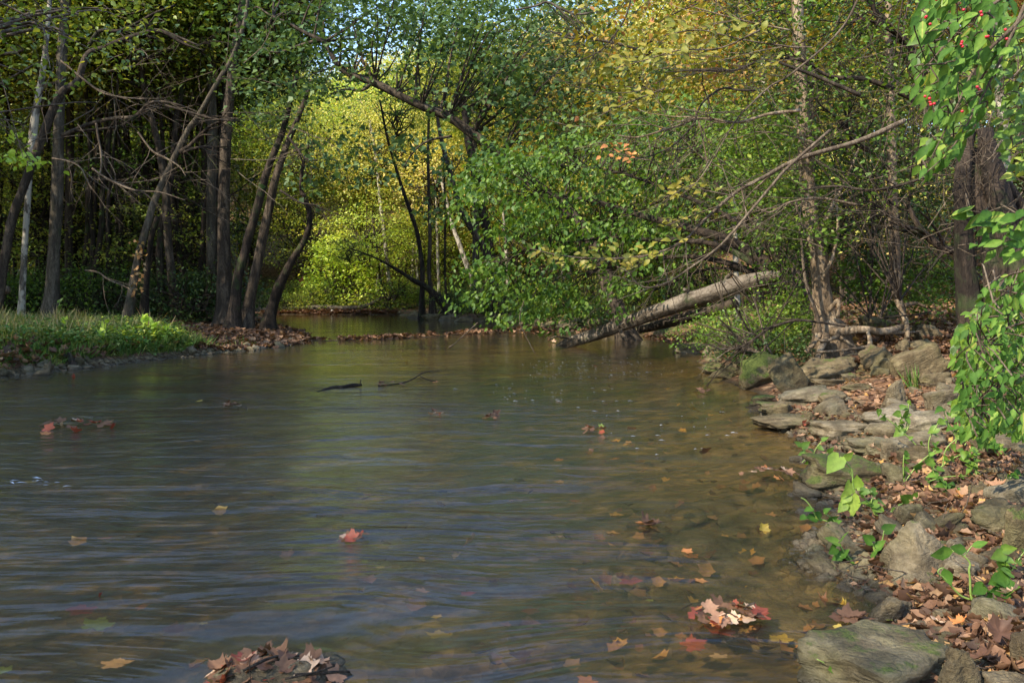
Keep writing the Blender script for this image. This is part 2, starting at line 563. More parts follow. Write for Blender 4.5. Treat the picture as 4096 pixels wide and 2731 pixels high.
def water_mat():
    m, t, out = new_mat("water_mat")
    b = NB(t)
    g = b.n("ShaderNodeNewGeometry")
    pos = g.outputs['Position']
    sp = b.n("ShaderNodeSeparateXYZ")
    b.l(pos, sp.inputs[0])
    yv = sp.outputs['Y']
    warp = b.n("ShaderNodeTexNoise")
    warp.inputs['Scale'].default_value = .35
    b.l(pos, warp.inputs['Vector'])
    vv = b.n("ShaderNodeVectorMath", operation='MULTIPLY_ADD')
    b.l(warp.outputs['Color'], vv.inputs[0])
    vv.inputs[1].default_value = (1.1, 1.1, 0)
    b.l(pos, vv.inputs[2])
    w1 = b.noise(b.mapping(vv.outputs[0], (.42, 1.9, 1), (0, 0, R(13))), 2.0, 2.5, .5, .9)
    w2 = b.noise(b.mapping(vv.outputs[0], (.8, 3.4, 1), (0, 0, R(-12))), 2.9, 2, .5, .8)
    w3 = b.noise(b.mapping(vv.outputs[0], (3.0, 12.0, 1), (0, 0, R(6))), 3.5, 3, .6, .3)
    calm = b.ramp(b.math('DIVIDE', yv, 50), [(.05, (1, 1, 1)), (.12, (.62, .62, .62)), (.22, (.34, .34, .34)), (.34, (.17, .17, .17)), (.46, (.14, .14, .14)), (.60, (.05, .05, .05))])
    h = b.math('ADD', b.math('ADD', w1, b.math('MULTIPLY', w2, .26)), b.math('MULTIPLY', w3, .02))
    h = b.math('MULTIPLY', h, calm)
    patch = b.ramp(b.noise(b.mapping(pos, (.35, .8, 1), (0, 0, R(15))), 1.0, 3, .5, .6), [(.36, (.22, .22, .22)), (.62, (1.15, 1.15, 1.15))])
    h = b.math('MULTIPLY', h, patch)
    lee = b.n("ShaderNodeMapRange")          # calm shallows along the right bank
    for i_, v_ in ((1, -.7), (2, .8), (3, 1.0), (4, .16)):
        lee.inputs[i_].default_value = v_
    b.l(b.math('SUBTRACT', sp.outputs['X'], b.math('MULTIPLY', yv, .13)), lee.inputs[0])
    h = b.math('MULTIPLY', h, lee.outputs[0])
    bump = b.bump(h, 1.0, .135)
    gl = b.n("ShaderNodeBsdfGlossy")
    gl.inputs['Color'].default_value = (1, 1, 1, 1)
    rv = b.ramp(b.math('DIVIDE', yv, 50), [(.05, (.25, .25, .25)), (.24, (.15, .15, .15)), (.58, (.06, .06, .06))])
    b.l(rv, gl.inputs['Roughness'])
    b.l(bump, gl.inputs['Normal'])
    tr = b.n("ShaderNodeBsdfTransparent")
    tr.inputs[0].default_value = (.88, .77, .53, 1)
    df = b.n("ShaderNodeBsdfDiffuse")
    df.inputs[0].default_value = (.062, .062, .048, 1)
    m1 = b.n("ShaderNodeMixShader")
    # silt: murkier out in the current than in the clear shallows by the right bank
    xr = b.n("ShaderNodeMapRange")
    xr.inputs[1].default_value = -.6
    xr.inputs[2].default_value = 1.4
    xr.inputs[3].default_value = .20
    xr.inputs[4].default_value = .03
    b.l(b.math('SUBTRACT', sp.outputs['X'], b.math('MULTIPLY', yv, .13)), xr.inputs[0])
    b.l(xr.outputs[0], m1.inputs[0])
    b.l(tr.outputs[0], m1.inputs[1])
    b.l(df.outputs[0], m1.inputs[2])
    fr = b.n("ShaderNodeFresnel")
    # light coming up through the surface must not meet total reflection, as the water is a thin sheet here
    b.l(b.math('ADD', 1.48, b.math('MULTIPLY', g.outputs['Backfacing'], 1 / 1.48 - 1.48)), fr.inputs[0])
    b.l(bump, fr.inputs['Normal'])
    m2 = b.n("ShaderNodeMixShader")
    b.l(fr.outputs[0], m2.inputs[0])
    b.l(m1.outputs[0], m2.inputs[1])
    b.l(gl.outputs[0], m2.inputs[2])
    b.l(m2.outputs[0], out.inputs[0])
    return m


def flat_mat(name, c, rough=.6, c2=None, scale=30):
    m, t, out = new_mat(name)
    b = NB(t)
    g = b.n("ShaderNodeNewGeometry")
    p = b.n("ShaderNodeBsdfPrincipled")
    p.inputs['Roughness'].default_value = rough
    n = b.noise(g.outputs['Position'], scale, 4, .6)
    b.l(b.ramp(n, [(.3, c), (.7, c2 or tuple(v * .6 for v in c))]), p.inputs['Base Color'])
    b.l(p.outputs[0], out.inputs[0])
    return m


M = {}
M['ground'] = ground_mat()
M['water'] = water_mat()
M['rock'] = rock_mat("rock_mat")
M['green'] = leaf_mat("leaf_green", [(0, (.030, .065, .010)), (.5, (.068, .125, .016)), (.85, (.12, .185, .022)), (1, (.21, .25, .04))])
M['bush'] = leaf_mat("leaf_bush_green", [(0, (.022, .052, .008)), (.5, (.052, .102, .013)), (.85, (.095, .155, .02)), (1, (.19, .23, .04))])
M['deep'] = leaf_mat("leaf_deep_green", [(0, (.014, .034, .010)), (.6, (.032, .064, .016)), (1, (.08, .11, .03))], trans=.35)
M['blue'] = leaf_mat("leaf_dull_bluegreen", [(0, (.028, .056, .020)), (.55, (.056, .098, .036)), (.90, (.11, .15, .055)), (1, (.22, .20, .04))], trans=.40, spec=.15)
M['yg'] = leaf_mat("leaf_yellowgreen", [(0, (.05, .085, .014)), (.35, (.11, .155, .022)), (.7, (.22, .24, .035)), (1, (.40, .34, .06))], trans=.5)
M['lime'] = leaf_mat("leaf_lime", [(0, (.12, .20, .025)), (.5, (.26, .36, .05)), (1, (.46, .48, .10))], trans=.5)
M['gold'] = leaf_mat("leaf_gold", [(0, (.14, .19, .04)), (.35, (.31, .31, .07)), (.75, (.48, .42, .13)), (1, (.56, .38, .16))], trans=.5, tint=(1.1, 1.05, .5))
M['rust'] = leaf_mat("leaf_rust", [(0, (.08, .09, .02)), (.3, (.22, .13, .035)), (.65, (.36, .17, .06)), (1, (.42, .28, .14))], trans=.4, tint=(1.2, 1, .6))
M['olive'] = leaf_mat("leaf_olive", [(0, (.07, .095, .012)), (.5, (.13, .135, .016)), (.85, (.25, .17, .025)), (1, (.25, .10, .04))], trans=.35)
M['bright'] = leaf_mat("leaf_bright_green", [(0, (.024, .062, .010)), (.6, (.055, .118, .018)), (.92, (.11, .18, .03)), (1, (.26, .25, .06))], trans=.42, spec=.1, rough=.6, obj_var=.8)
M['sunleaf'] = leaf_mat("leaf_sunny", [(0, (.12, .20, .025)), (1, (.26, .33, .06))], trans=.4, spec=.2, obj_var=.5)
M['grass'] = leaf_mat("grass_green", [(0, (.026, .065, .010)), (.6, (.07, .145, .022)), (1, (.20, .21, .06))], trans=.35)
M['sedge'] = leaf_mat("dry_weed", [(0, (.06, .09, .025)), (.5, (.15, .16, .05)), (1, (.30, .22, .11))], trans=.35)
M['litter'] = leaf_mat("leaf_litter", [(0, (.045, .026, .017)), (.3, (.10, .050, .028)), (.6, (.17, .088, .048)), (.88, (.27, .165, .10)), (1, (.42, .24, .06))], trans=.15, rough=.7, obj_var=.2)
M['dryleaf'] = leaf_mat("dry_leaf", [(0, (.10, .05, .03)), (.4, (.21, .105, .06)), (.7, (.32, .18, .11)), (1, (.45, .31, .21))], trans=.2, rough=.6, obj_var=2.0)
M['redleaf'] = leaf_mat("red_leaf", [(0, (.16, .035, .022)), (1, (.30, .075, .04))], trans=.25, rough=.5, obj_var=.8)
M['yellowleaf'] = leaf_mat("yellow_leaf", [(0, (.36, .25, .045)), (1, (.46, .34, .08))], trans=.25, rough=.5, obj_var=.8)
M['orangeleaf'] = leaf_mat("orange_leaf", [(0, (.36, .13, .045)), (1, (.50, .22, .06))], trans=.25, rough=.5, obj_var=.8)
M['greenleaf'] = leaf_mat("fallen_green_leaf", [(0, (.12, .16, .03)), (1, (.30, .33, .07))], trans=.25, rough=.5, obj_var=.9)
M['bark'] = bark_mat("bark_brown", (.040, .030, .022), (.15, .115, .082))
M['barkd'] = bark_mat("bark_dark", (.022, .016, .012), (.085, .060, .042), moss=.25)
M['barkg'] = bark_mat("bark_grey", (.065, .053, .038), (.18, .15, .11), moss=.12)
M['barkw'] = bark_mat("bark_pale", (.10, .085, .065), (.26, .225, .175), pale=(.38, .34, .27))
M['barkt'] = bark_mat("bark_tan", (.15, .105, .065), (.40, .31, .21), scale=11)
M['logb'] = bark_mat("log_bark", (.09, .07, .052), (.28, .235, .185), scale=9, moss=.12, axis=(2.8, -5.8, 1.4))
M['mosslog'] = bark_mat("moss_log", (.02, .018, .01), (.06, .05, .03), moss=1.0)
M['twig'] = bark_mat("twig_bark", (.11, .08, .055), (.28, .22, .155), scale=20)
M['twigd'] = bark_mat("twig_dark", (.04, .030, .022), (.12, .09, .065), scale=20)
M['stem'] = flat_mat("stem_green", (.22, .30, .06), .5, (.13, .20, .04))
M['berry'] = flat_mat("berry_red", (.50, .015, .03), .25, (.35, .01, .02))
M['bleach'] = bark_mat("bleached_wood", (.45, .38, .30), (.72, .64, .54), scale=8)
M['foam'] = flat_mat("foam_white", (.75, .78, .82), .5, (.6, .64, .7))


# ------------------------------------------------------------------ ground and water
def grid_mesh(name, xs, ys, zf):
    X, Y = np.meshgrid(xs, ys)
    Z = zf(X, Y)
    V = np.stack([X, Y, Z], -1).reshape(-1, 3)
    nx, ny = len(xs), len(ys)
    i = np.arange(ny - 1)[:, None] * nx
    j = np.arange(nx - 1)[None, :]
    F = np.stack([i + j, i + j + 1, i + nx + j + 1, i + nx + j], -1).reshape(-1, 4)
    return mesh_np(name, V, F, smooth=True)


gx = np.unique(np.concatenate([np.arange(-240, -90, 10), np.arange(-90, -14, 1.5), np.arange(-14, -1, .2), np.arange(-1, 6, .07), np.arange(6, 14, .3), np.arange(14, 90, 1.5), np.arange(90, 241, 10)]).round(3))
gy = np.unique(np.concatenate([np.arange(-60, -12, 6), np.arange(-12, 1, .5), np.arange(1, 13, .085), np.arange(13, 30, .22), np.arange(30, 62, .6), np.arange(62, 150, 2), np.arange(150, 340, 10)]).round(3))
g = link("ground", grid_mesh("ground", gx, gy, height), M['ground'], kind='structure')
wx = np.concatenate([[-60], np.arange(-20, 8, .5), [14]])
wy = np.concatenate([[-55], np.arange(-12, 48, .5), [49]])
wat = link("water", grid_mesh("water", wx, wy, lambda x, y: 0 * x), M['water'], kind='structure')


# ------------------------------------------------------------------ branch and twig generators
def wander(rng, p, d, L, r0, r1, k=7, wob=.18, grav=0.0):
    pts = [np.array(p, float)]
    d = norm(np.array(d, float))
    for i in range(k - 1):
        d = norm(d + rng.randn(3) * wob + np.array([0, 0, grav]))
        pts.append(pts[-1] + d * L / (k - 1))
    return np.hstack([np.array(pts), np.linspace(r0, r1, k)[:, None]])


def fork(rng, p, d, L, r, depth, out, wob=.18, grav=0.0, nb=3, spread=.7, shrink=.6):
    ln = wander(rng, p, d, L, r, r * (.45 if depth else .15), 7 if depth > 0 else 5, wob, grav)
    out.append(ln)
    if depth <= 0:
        return
    for i in range(nb):
        t = 1 + int(rng.rand() * 5)
        q = ln[min(t, len(ln) - 2), :3]
        dd = norm(ln[min(t + 1, len(ln) - 1), :3] - q) + rng.randn(3) * spread
        fork(rng, q, dd, L * shrink * (.7 + .5 * rng.rand()), ln[min(t, len(ln) - 2), 3] * .55, depth - 1, out, wob, grav, nb, spread, shrink)


# shared crown meshes -----------------------------------------------------------
def make_crown(seed, rx, ry, rz, nclump, per, size, kind, flat=.35, cs=.55, droop=.3, hollow=.45, limbs=28):
    rng = rs(seed)
    dirs = norm(rng.randn(nclump, 3))
    rad = hollow + (1 - hollow) * rng.rand(nclump) ** .6
    lump = 1 + .28 * np.sin(dirs[:, 0] * 5 + seed) * np.cos(dirs[:, 2] * 4 + seed * 2)
    cc = dirs * (rad * lump)[:, None] * np.array([rx, ry, rz])
    sc = cs * (.6 + .8 * rng.rand(nclump))
    off = rng.randn(nclump, per, 3) * sc[:, None, None] * np.array([1, 1, flat])
    off[..., 2] -= .25 * np.hypot(off[..., 0], off[..., 1])
    C = (cc[:, None] + off).reshape(-1, 3)
    m = len(C)
    D, N = rand_dirs(rng, m, droop, .6)
    outw = norm(off.reshape(-1, 3) + 1e-4)
    D = norm(D + outw * .7)
    clr = np.repeat(rng.rand(nclump), per)
    rnd = np.clip(.55 * rng.rand(m) + .45 * clr, 0, 1)
    V, F, Rr = leaves_np(C, D, N, size * (.65 + .7 * rng.rand(m)), kind, rnd)
    lm = mesh_np("crown", V, F, Rr)
    lines = []
    base = np.array([0, 0, -rz * 1.05])
    for i in range(min(limbs, nclump)):
        s = base + np.array([0, 0, rz * (.15 + .9 * rng.rand())])
        e = cc[i]
        mid = s * .5 + e * .5 + rng.randn(3) * .12 * rx + np.array([0, 0, -.08 * rz])
        r0 = .012 * rx + .02
        lines.append(np.hstack([spline(np.array([s, mid, e]), 7), np.linspace(r0, .008, 7)[:, None]]))
        lb = lines[-1]
        for q in range(3):
            a = lb[3 + q, :3]
            lines.append(wander(rng, a, norm(e - s) + rng.randn(3) * .6, .35 * rx, .012, .004, 5, .25))
    bm = tube_mesh("branches", lines, 4)
    return lm, bm


CR = {
    'broad': [make_crown(11 + i, 4.2, 4.2, 3.4, 330, 30, .15, 'oval', cs=.62) for i in range(2)],
    'tall': [make_crown(21 + i, 2.8, 2.8, 4.6, 280, 28, .13, 'oval', cs=.5) for i in range(2)],
    'sap': [make_crown(31 + i, 2.0, 2.0, 1.7, 95, 30, .10, 'oval', cs=.38, flat=.22) for i in range(3)],
    'bush': [make_crown(41 + i, 1.2, 1.2, .8, 80, 28, .075, 'oval', cs=.24, flat=.5, limbs=30) for i in range(3)],
    'far': [make_crown(51 + i, 4.4, 4.4, 5.2, 420, 22, .24, 'oval', cs=.7, flat=.4) for i in range(3)],
}
CROWN_R = {'broad': (4.2, 3.4), 'tall': (2.8, 4.6), 'sap': (2.0, 1.7), 'bush': (1.2, .8), 'far': (4.4, 5.2)}


def add_crown(t, kind, v, off, mat, sc=1.0, rz=0.0, branch=None, zs=1.0):
    lm, bm = CR[kind][v % len(CR[kind])]
    s = (sc, sc, sc * zs)
    link("crown", lm, M[mat], t, off, (0, 0, rz), s, kind='stuff')
    link("branches", bm, M[branch or 'twigd'], t, off, (0, 0, rz), s, kind='stuff')


TR_UNIT = []
for i in range(4):
    rng = rs(70 + i)
    k = 14
    z = np.linspace(0, 1, k)
    bend = np.cumsum(rng.randn(k) * .012)
    b2 = np.cumsum(rng.randn(k) * .012)
    rr = (1 - .62 * z) + .55 * np.exp(-z * 30)
    # unit trunk: height 10, radius .1, scaled per copy
    TR_UNIT.append(tube_mesh("trunk", [np.hstack([np.stack([bend * 5, b2 * 5, z * 10], -1), (.1 * rr)[:, None]])], 9, .05, i))


def filler_tree(x, y, h, r, crowns, bark, label, group, rng, name="tree", lean=.04):
    z = float(height(np.array(x), np.array(y))) - .1
    label = label.format(c=COLW[crowns[0][3]], z=zone(x, y))
    t = thing(name, label, "tree", (x, y, z), group)
    t.rotation_euler = (rng.randn() * lean, rng.randn() * lean, rng.rand() * 6.28)
    link("trunk", TR_UNIT[rng.randint(4)], M[bark], t, (0, 0, 0), None, (r / .1, r / .1, h / 10))
    for (kind, zf, sc, mat) in crowns:
        ox, oy = rng.randn(2) * .25 * sc
        add_crown(t, kind, rng.randint(3), (ox, oy, h * zf), mat, sc * (.85 + .3 * rng.rand()), rng.rand() * 6.28, bark if bark != 'barkw' else None)
    return t


def trunk_px(pts, d, w2d=1.0, ground=True):
    """pts: (px, py, width px[, extra depth]) from the base up"""
    A = []
    for q in pts:
        dd = d + (q[3] if len(q) > 3 else 0)
        p = P(q[0], q[1], dd)
        A.append([*p, q[2] / FP * dd * .5 * w2d])
    A = np.array(A)
    if ground:
        zg = float(height(np.array(A[0, 0]), np.array(A[0, 1])))
        b = A[0].copy()
        if zg < b[2] - .25:
            dirn = (A[1, :3] - A[0, :3])
            b[:2] -= dirn[:2] / max(dirn[2], .1) * (b[2] - zg)
        b[2] = zg - .12
        b[3] *= 1.35
        A = np.vstack([b, A]) if b[2] < A[0, 2] - .05 else A
    return A


def hero_tree(label, pts, d, bark, crowns=(), limbs=(), name="tree", group=None, n=12, rough=.06, seed=1, flare=True):
    A = trunk_px(pts, d)
    S = spline(A, max(14, 5 * len(A)))
    S[:, 3] = np.maximum(S[:, 3], .004)
    if flare:
        hgt = S[:, 2] - S[0, 2]
        S[:, 3] *= 1 + .45 * np.exp(-hgt / (S[0, 3] * 2.2))
    base = S[0, :3].copy()
    t = thing(name, label, "tree", base, group)
    link("trunk", tube_mesh("trunk", [S], n, rough, seed, True, base), M[bark], t)
    for l in limbs:
        B = spline(np.array([[*P(q[0], q[1], d + (q[3] if len(q) > 3 else 0)), q[2] / FP * d * .5] for q in l]), 16)
        link("limb", tube_mesh("limb", [B], 8, rough, seed + 1, True, base), M[bark], t)
    for c in crowns:
        kind, px, py, dz, sc, mat = c
        p = P(px, py, d + dz) - base
        add_crown(t, kind, seed + len(crowns), p, mat, sc, seed * 1.3 + px, None)
    return t


# ------------------------------------------------------------------ left wood, trunks one can tell apart
LT = [
    ("thin pale trunk at the far left edge, lit white on its left side", [(22, 302, 6), (25, 246, 5.5), (29, 185, 5.5), (34, 128, 7), (38, 99, 6), (43, 71, 5), (48, 25, 4), (52, -30, 4)], 21, 'barkw', ()),
    ("smooth brown trunk leaning right and arching over at the upper left", [(4, 262, 9), (12, 220, 8.5), (22, 191, 8), (41, 140, 8), (61, 94, 7.5), (77, 82, 7), (87, 55, 6), (105, 47, 4.5), (127, 38, 4), (159, 31, 3), (200, 46, 2)], 20, 'bark', ()),
    ("stout grey trunk standing straight behind the grassy left bank", [(52, 303, 14), (54, 260, 11.5), (57, 200, 11), (59, 130, 10), (62, 60, 9.5), (66, 0, 9), (68, -60, 8)], 23, 'barkg', [('broad', 60, -60, 2, 1.1, 'yg')]),
    ("dark trunk just right of the stout grey one", [(69, 290, 8), (69, 230, 7.5), (70, 150, 7), (70, 60, 6), (70, -40, 5)], 29, 'bark', [('broad', 75, -40, 2, 1.0, 'deep')]),
    ("slim straight trunk, first of the dark ones deep in the left wood", [(80, 272, 5.5), (80, 200, 5), (81, 120, 4.5), (82, 20, 4)], 34, 'barkd', [('tall', 80, 20, 1, 1., 'deep')]),
    ("thin bowed trunk between two straight dark ones in the left wood", [(88, 266, 4.5), (91, 220, 4.5), (94, 190, 4), (96, 120, 3.5), (94, 40, 3)], 35, 'barkd', ()),
    ("straight dark trunk with its foot hidden by brush in the left wood", [(98, 282, 6.5), (98, 220, 6), (98, 130, 5.5), (99, 30, 5)], 33, 'barkd', [('broad', 100, 10, 2, 1., 'yg')]),
    ("pole-thin straight trunk deep in the left wood", [(109, 276, 3.4), (109, 200, 3.2), (110, 100, 3)], 38, 'barkd', ()),
    ("straight dark trunk with a gap of light on both sides", [(118, 270, 7), (118, 200, 6), (119, 110, 5.5), (120, 20, 5)], 36, 'barkd', [('tall', 120, 10, 2, 1.1, 'green')]),
    ("mossy leaning trunk with red creeper low on its bark", [(129, 309, 10), (134, 280, 8), (138, 258, 7.5), (147, 226, 7.5), (153, 205, 7), (160, 188, 7), (168, 172, 6.5), (177, 152, 6), (188, 130, 5.5), (199, 115, 5.5), (217, 83, 5), (233, 56, 4.5), (245, 20, 4), (250, -20, 3)], 22, 'barkg', ()),
    ("dark trunk right behind the mossy leaning one", [(144, 313, 9), (147, 275, 6), (151, 240, 5.5), (158, 216, 5)], 22.6, 'barkd', ()),
    ("curved dark trunk bending left as it climbs", [(176, 301, 11), (173, 285, 8.5), (168, 240, 8), (166, 194, 8), (162, 165, 7), (156, 134, 6), (147, 100, 5.5), (142, 77, 5), (139, 51, 4), (138, 0, 3)], 26, 'bark', [('sap', 150, 40, 1, 1.2, 'yg')]),
    ("grey forest trunk right of the curved dark one", [(184, 292, 9), (184, 240, 8), (183, 170, 7.5), (183, 90, 7), (182, 0, 6)], 31, 'bark', [('broad', 185, 0, 2, 1., 'green')]),
    ("slim forest trunk leaning slightly behind the big grey pair", [(199, 288, 6), (195, 230, 5.5), (192, 160, 5), (190, 60, 4.5)], 33, 'barkd', [('tall', 190, 30, 1, 1., 'yg')]),
    ("broad grey trunk tucked behind the tallest straight one", [(213, 307, 13), (212, 260, 11), (212, 190, 10.5), (212, 110, 9.5), (211, 20, 8)], 27, 'barkg', [('broad', 215, -40, 1, 1.1, 'yg')]),
    ("tallest straight brown trunk on the left bank, thick from root to crown", [(226, 317, 20), (225, 300, 15), (224, 260, 13), (224, 200, 12), (226, 140, 11), (228, 115, 10.5), (234, 60, 9.5), (242, 13, 9), (250, -60, 8)], 24, 'bark', [('broad', 240, -70, 2, 1.1, 'green')]),
    ("dark split trunk leaning right at the water's point", [(233, 324, 15), (235, 305, 11), (238, 277, 9.5), (244, 255, 9), (250, 232, 9), (257, 208, 8.5), (265, 178, 8), (271, 160, 7), (283, 130, 6), (292, 95, 4.5), (300, 60, 3)], 21.5, 'barkd', ()),
    ("second leaning trunk, just right of the dark split one", [(247, 324, 13), (250, 300, 10), (255, 277, 9.5), (264, 232, 9), (270, 205, 8), (275, 180, 7.5), (287, 145, 6), (300, 113, 5), (312, 80, 3.5)], 22, 'bark', ()),
    ("lone leaning trunk overhanging the pool at the end of the left bank", [(269, 322, 13), (272, 308, 10.5), (279, 286, 10), (286, 272, 8.5), (293, 258, 7), (303, 243, 6), (308, 230, 6), (310, 215, 5.5), (305, 198, 5), (301, 188, 4), (303, 165, 3.5), (310, 140, 2.5)], 23, 'barkd', ()),
]
for i, (lab, pts, d, bark, cr) in enumerate(LT):
    t = hero_tree(lab, pts, d, bark, cr, seed=i + 1, n=12 if d < 28 else 9)
    if 'leaning' in lab and 'creeper' in lab:
        rng = rs(5)
        c = np.array([P(136 + rng.randn() * 3.5 + (290 - y) * .08, y, 21.85) for y in 240 + 55 * rng.rand(46)]) - np.array(t.location)
        D, N = rand_dirs(rng, 46, .8, .4)
        V, F, Rr = leaves_np(c, D, norm(np.array([0, -1, .2]) + .3 * rng.randn(46, 3)), .11, 'lobe_small')
        link("creeper", mesh_np("creeper", V, F, Rr), M['rust'], t, kind='stuff')

# limbs of the arching tree at the upper left (dead limbs that fork)
rng = rs(77)


def limb_thing(label, pts, d, mat, twign=5, tl=.9, seed=0, name="bare_branch", cat="branch", r_end=.25):
    """a long bare branch drawn through points, with side twigs"""
    rng = rs(seed)
    A = np.array([[*P(q[0], q[1], d + (q[3] if len(q) > 3 else 0)), q[2] / FP * d * .5] for q in pts])
    S = spline(A, max(16, 6 * len(A)))
    S[:, 3] = np.maximum(S[:, 3], .0015)
    base = S[0, :3].copy()
    t = thing(name, label, cat, base)
    link("limb", tube_mesh("limb", [S], 7, .05, seed, True, base), M[mat], t)
    ln = []
    for i in range(twign):
        k = int((.25 + .72 * rng.rand()) * (len(S) - 2))
        dd = norm(S[k + 1, :3] - S[k, :3]) + rng.randn(3) * .55
        fork(rng, S[k, :3], dd, tl * (.5 + .7 * rng.rand()), max(S[k, 3] * .5, .003), 2, ln, .16, -.02, 3, .55, .62)
    if ln:
        link("twigs", tube_mesh("twigs", ln, 4, origin=base), M[mat], t, kind='stuff')
    return t


LB = [
    ("dark bare branch arching right across the upper left canopy", [(105, 47, 6), (135, 36, 5.5), (160, 31, 5), (185, 44, 3), (203, 50, 1.5)], 20, 'barkd'),
    ("bare branch rising from the arch towards the top edge", [(89, 45, 4), (100, 31, 4), (118, 31, 3.5), (135, 24, 3), (155, 13, 2.5), (175, 5, 1.5)], 20, 'barkd'),
    ("long limb reaching right from the stout grey trunk", [(62, 136, 6), (75, 130, 5), (92, 123, 4.5), (115, 118, 4), (135, 116, 4), (152, 102, 3), (180, 105, 2), (215, 120, 1.5)], 22.6, 'bark'),
    ("thin limb forking below the long one from the stout grey trunk", [(75, 131, 3), (100, 129, 3), (120, 126, 3), (133, 118, 2.5), (150, 110, 1.5)], 22.3, 'barkd'),
    ("branch crossing the left wood towards the tallest trunk", [(165, 105, 2.5), (190, 112, 2.5), (215, 119, 2.5), (240, 121, 1.5)], 21.5, 'twigd'),
    ("side limb forking right off the mossy leaning trunk", [(180, 152, 5), (190, 145, 4), (200, 135, 3.5), (212, 125, 3), (225, 120, 2)], 21.8, 'barkd'),
    ("short curved limb near the tallest trunk", [(184, 152, 3), (195, 148, 3), (208, 147, 3), (218, 153, 2)], 21.6, 'barkd'),
    ("twisted dead twig hanging in the left wood", [(96, 123, 2), (98, 136, 2), (101, 152, 2), (101, 168, 1.8), (98, 182, 1.2)], 15, 'twig'),
    ("pale dead branch slanting down to the right in the left wood", [(138, 132, 1.8), (146, 143, 1.8), (154, 152, 2), (168, 159, 1.8), (180, 167, 1.2), (186, 176, .8)], 14.5, 'twig'),
    ("pale curving twig spanning the left wood from the bank side", [(52, 158, 1.5), (68, 161, 1.5), (80, 167, 1.5), (86, 178, 1.2), (92, 190, .8)], 13.5, 'twig'),
    ("drooping dead bough with many fine twigs above the left bank", [(92, 168, 2), (110, 180, 2), (135, 190, 2), (160, 192, 1.5), (185, 200, 1)], 14, 'twig'),
    ("dead bough with forked twigs high in the left wood", [(60, 60, 1.8), (95, 88, 2), (110, 95, 2), (130, 98, 1.5), (146, 99, 1)], 13, 'twig'),
    ("low dead branch bowing over the brush on the left bank", [(85, 270, 1.8), (98, 272, 1.8), (108, 279, 1.6), (120, 284, 1.4), (131, 289, 1)], 20, 'twig'),
    ("thin hanging limb above the leaf bar by the pool", [(280, 190, 2.5), (300, 202, 2), (315, 205, 1.5), (330, 215, 1)], 20, 'twigd'),
    ("dark branch dropping left of the pool's bright trees", [(287, 135, 2.5), (297, 148, 2.5), (305, 158, 2), (318, 160, 1.5)], 20.5, 'twigd'),
]
for i, (lab, pts, d, mat) in enumerate(LB):
    limb_thing(lab, pts, d, mat, 5, 1.0, 200 + i)

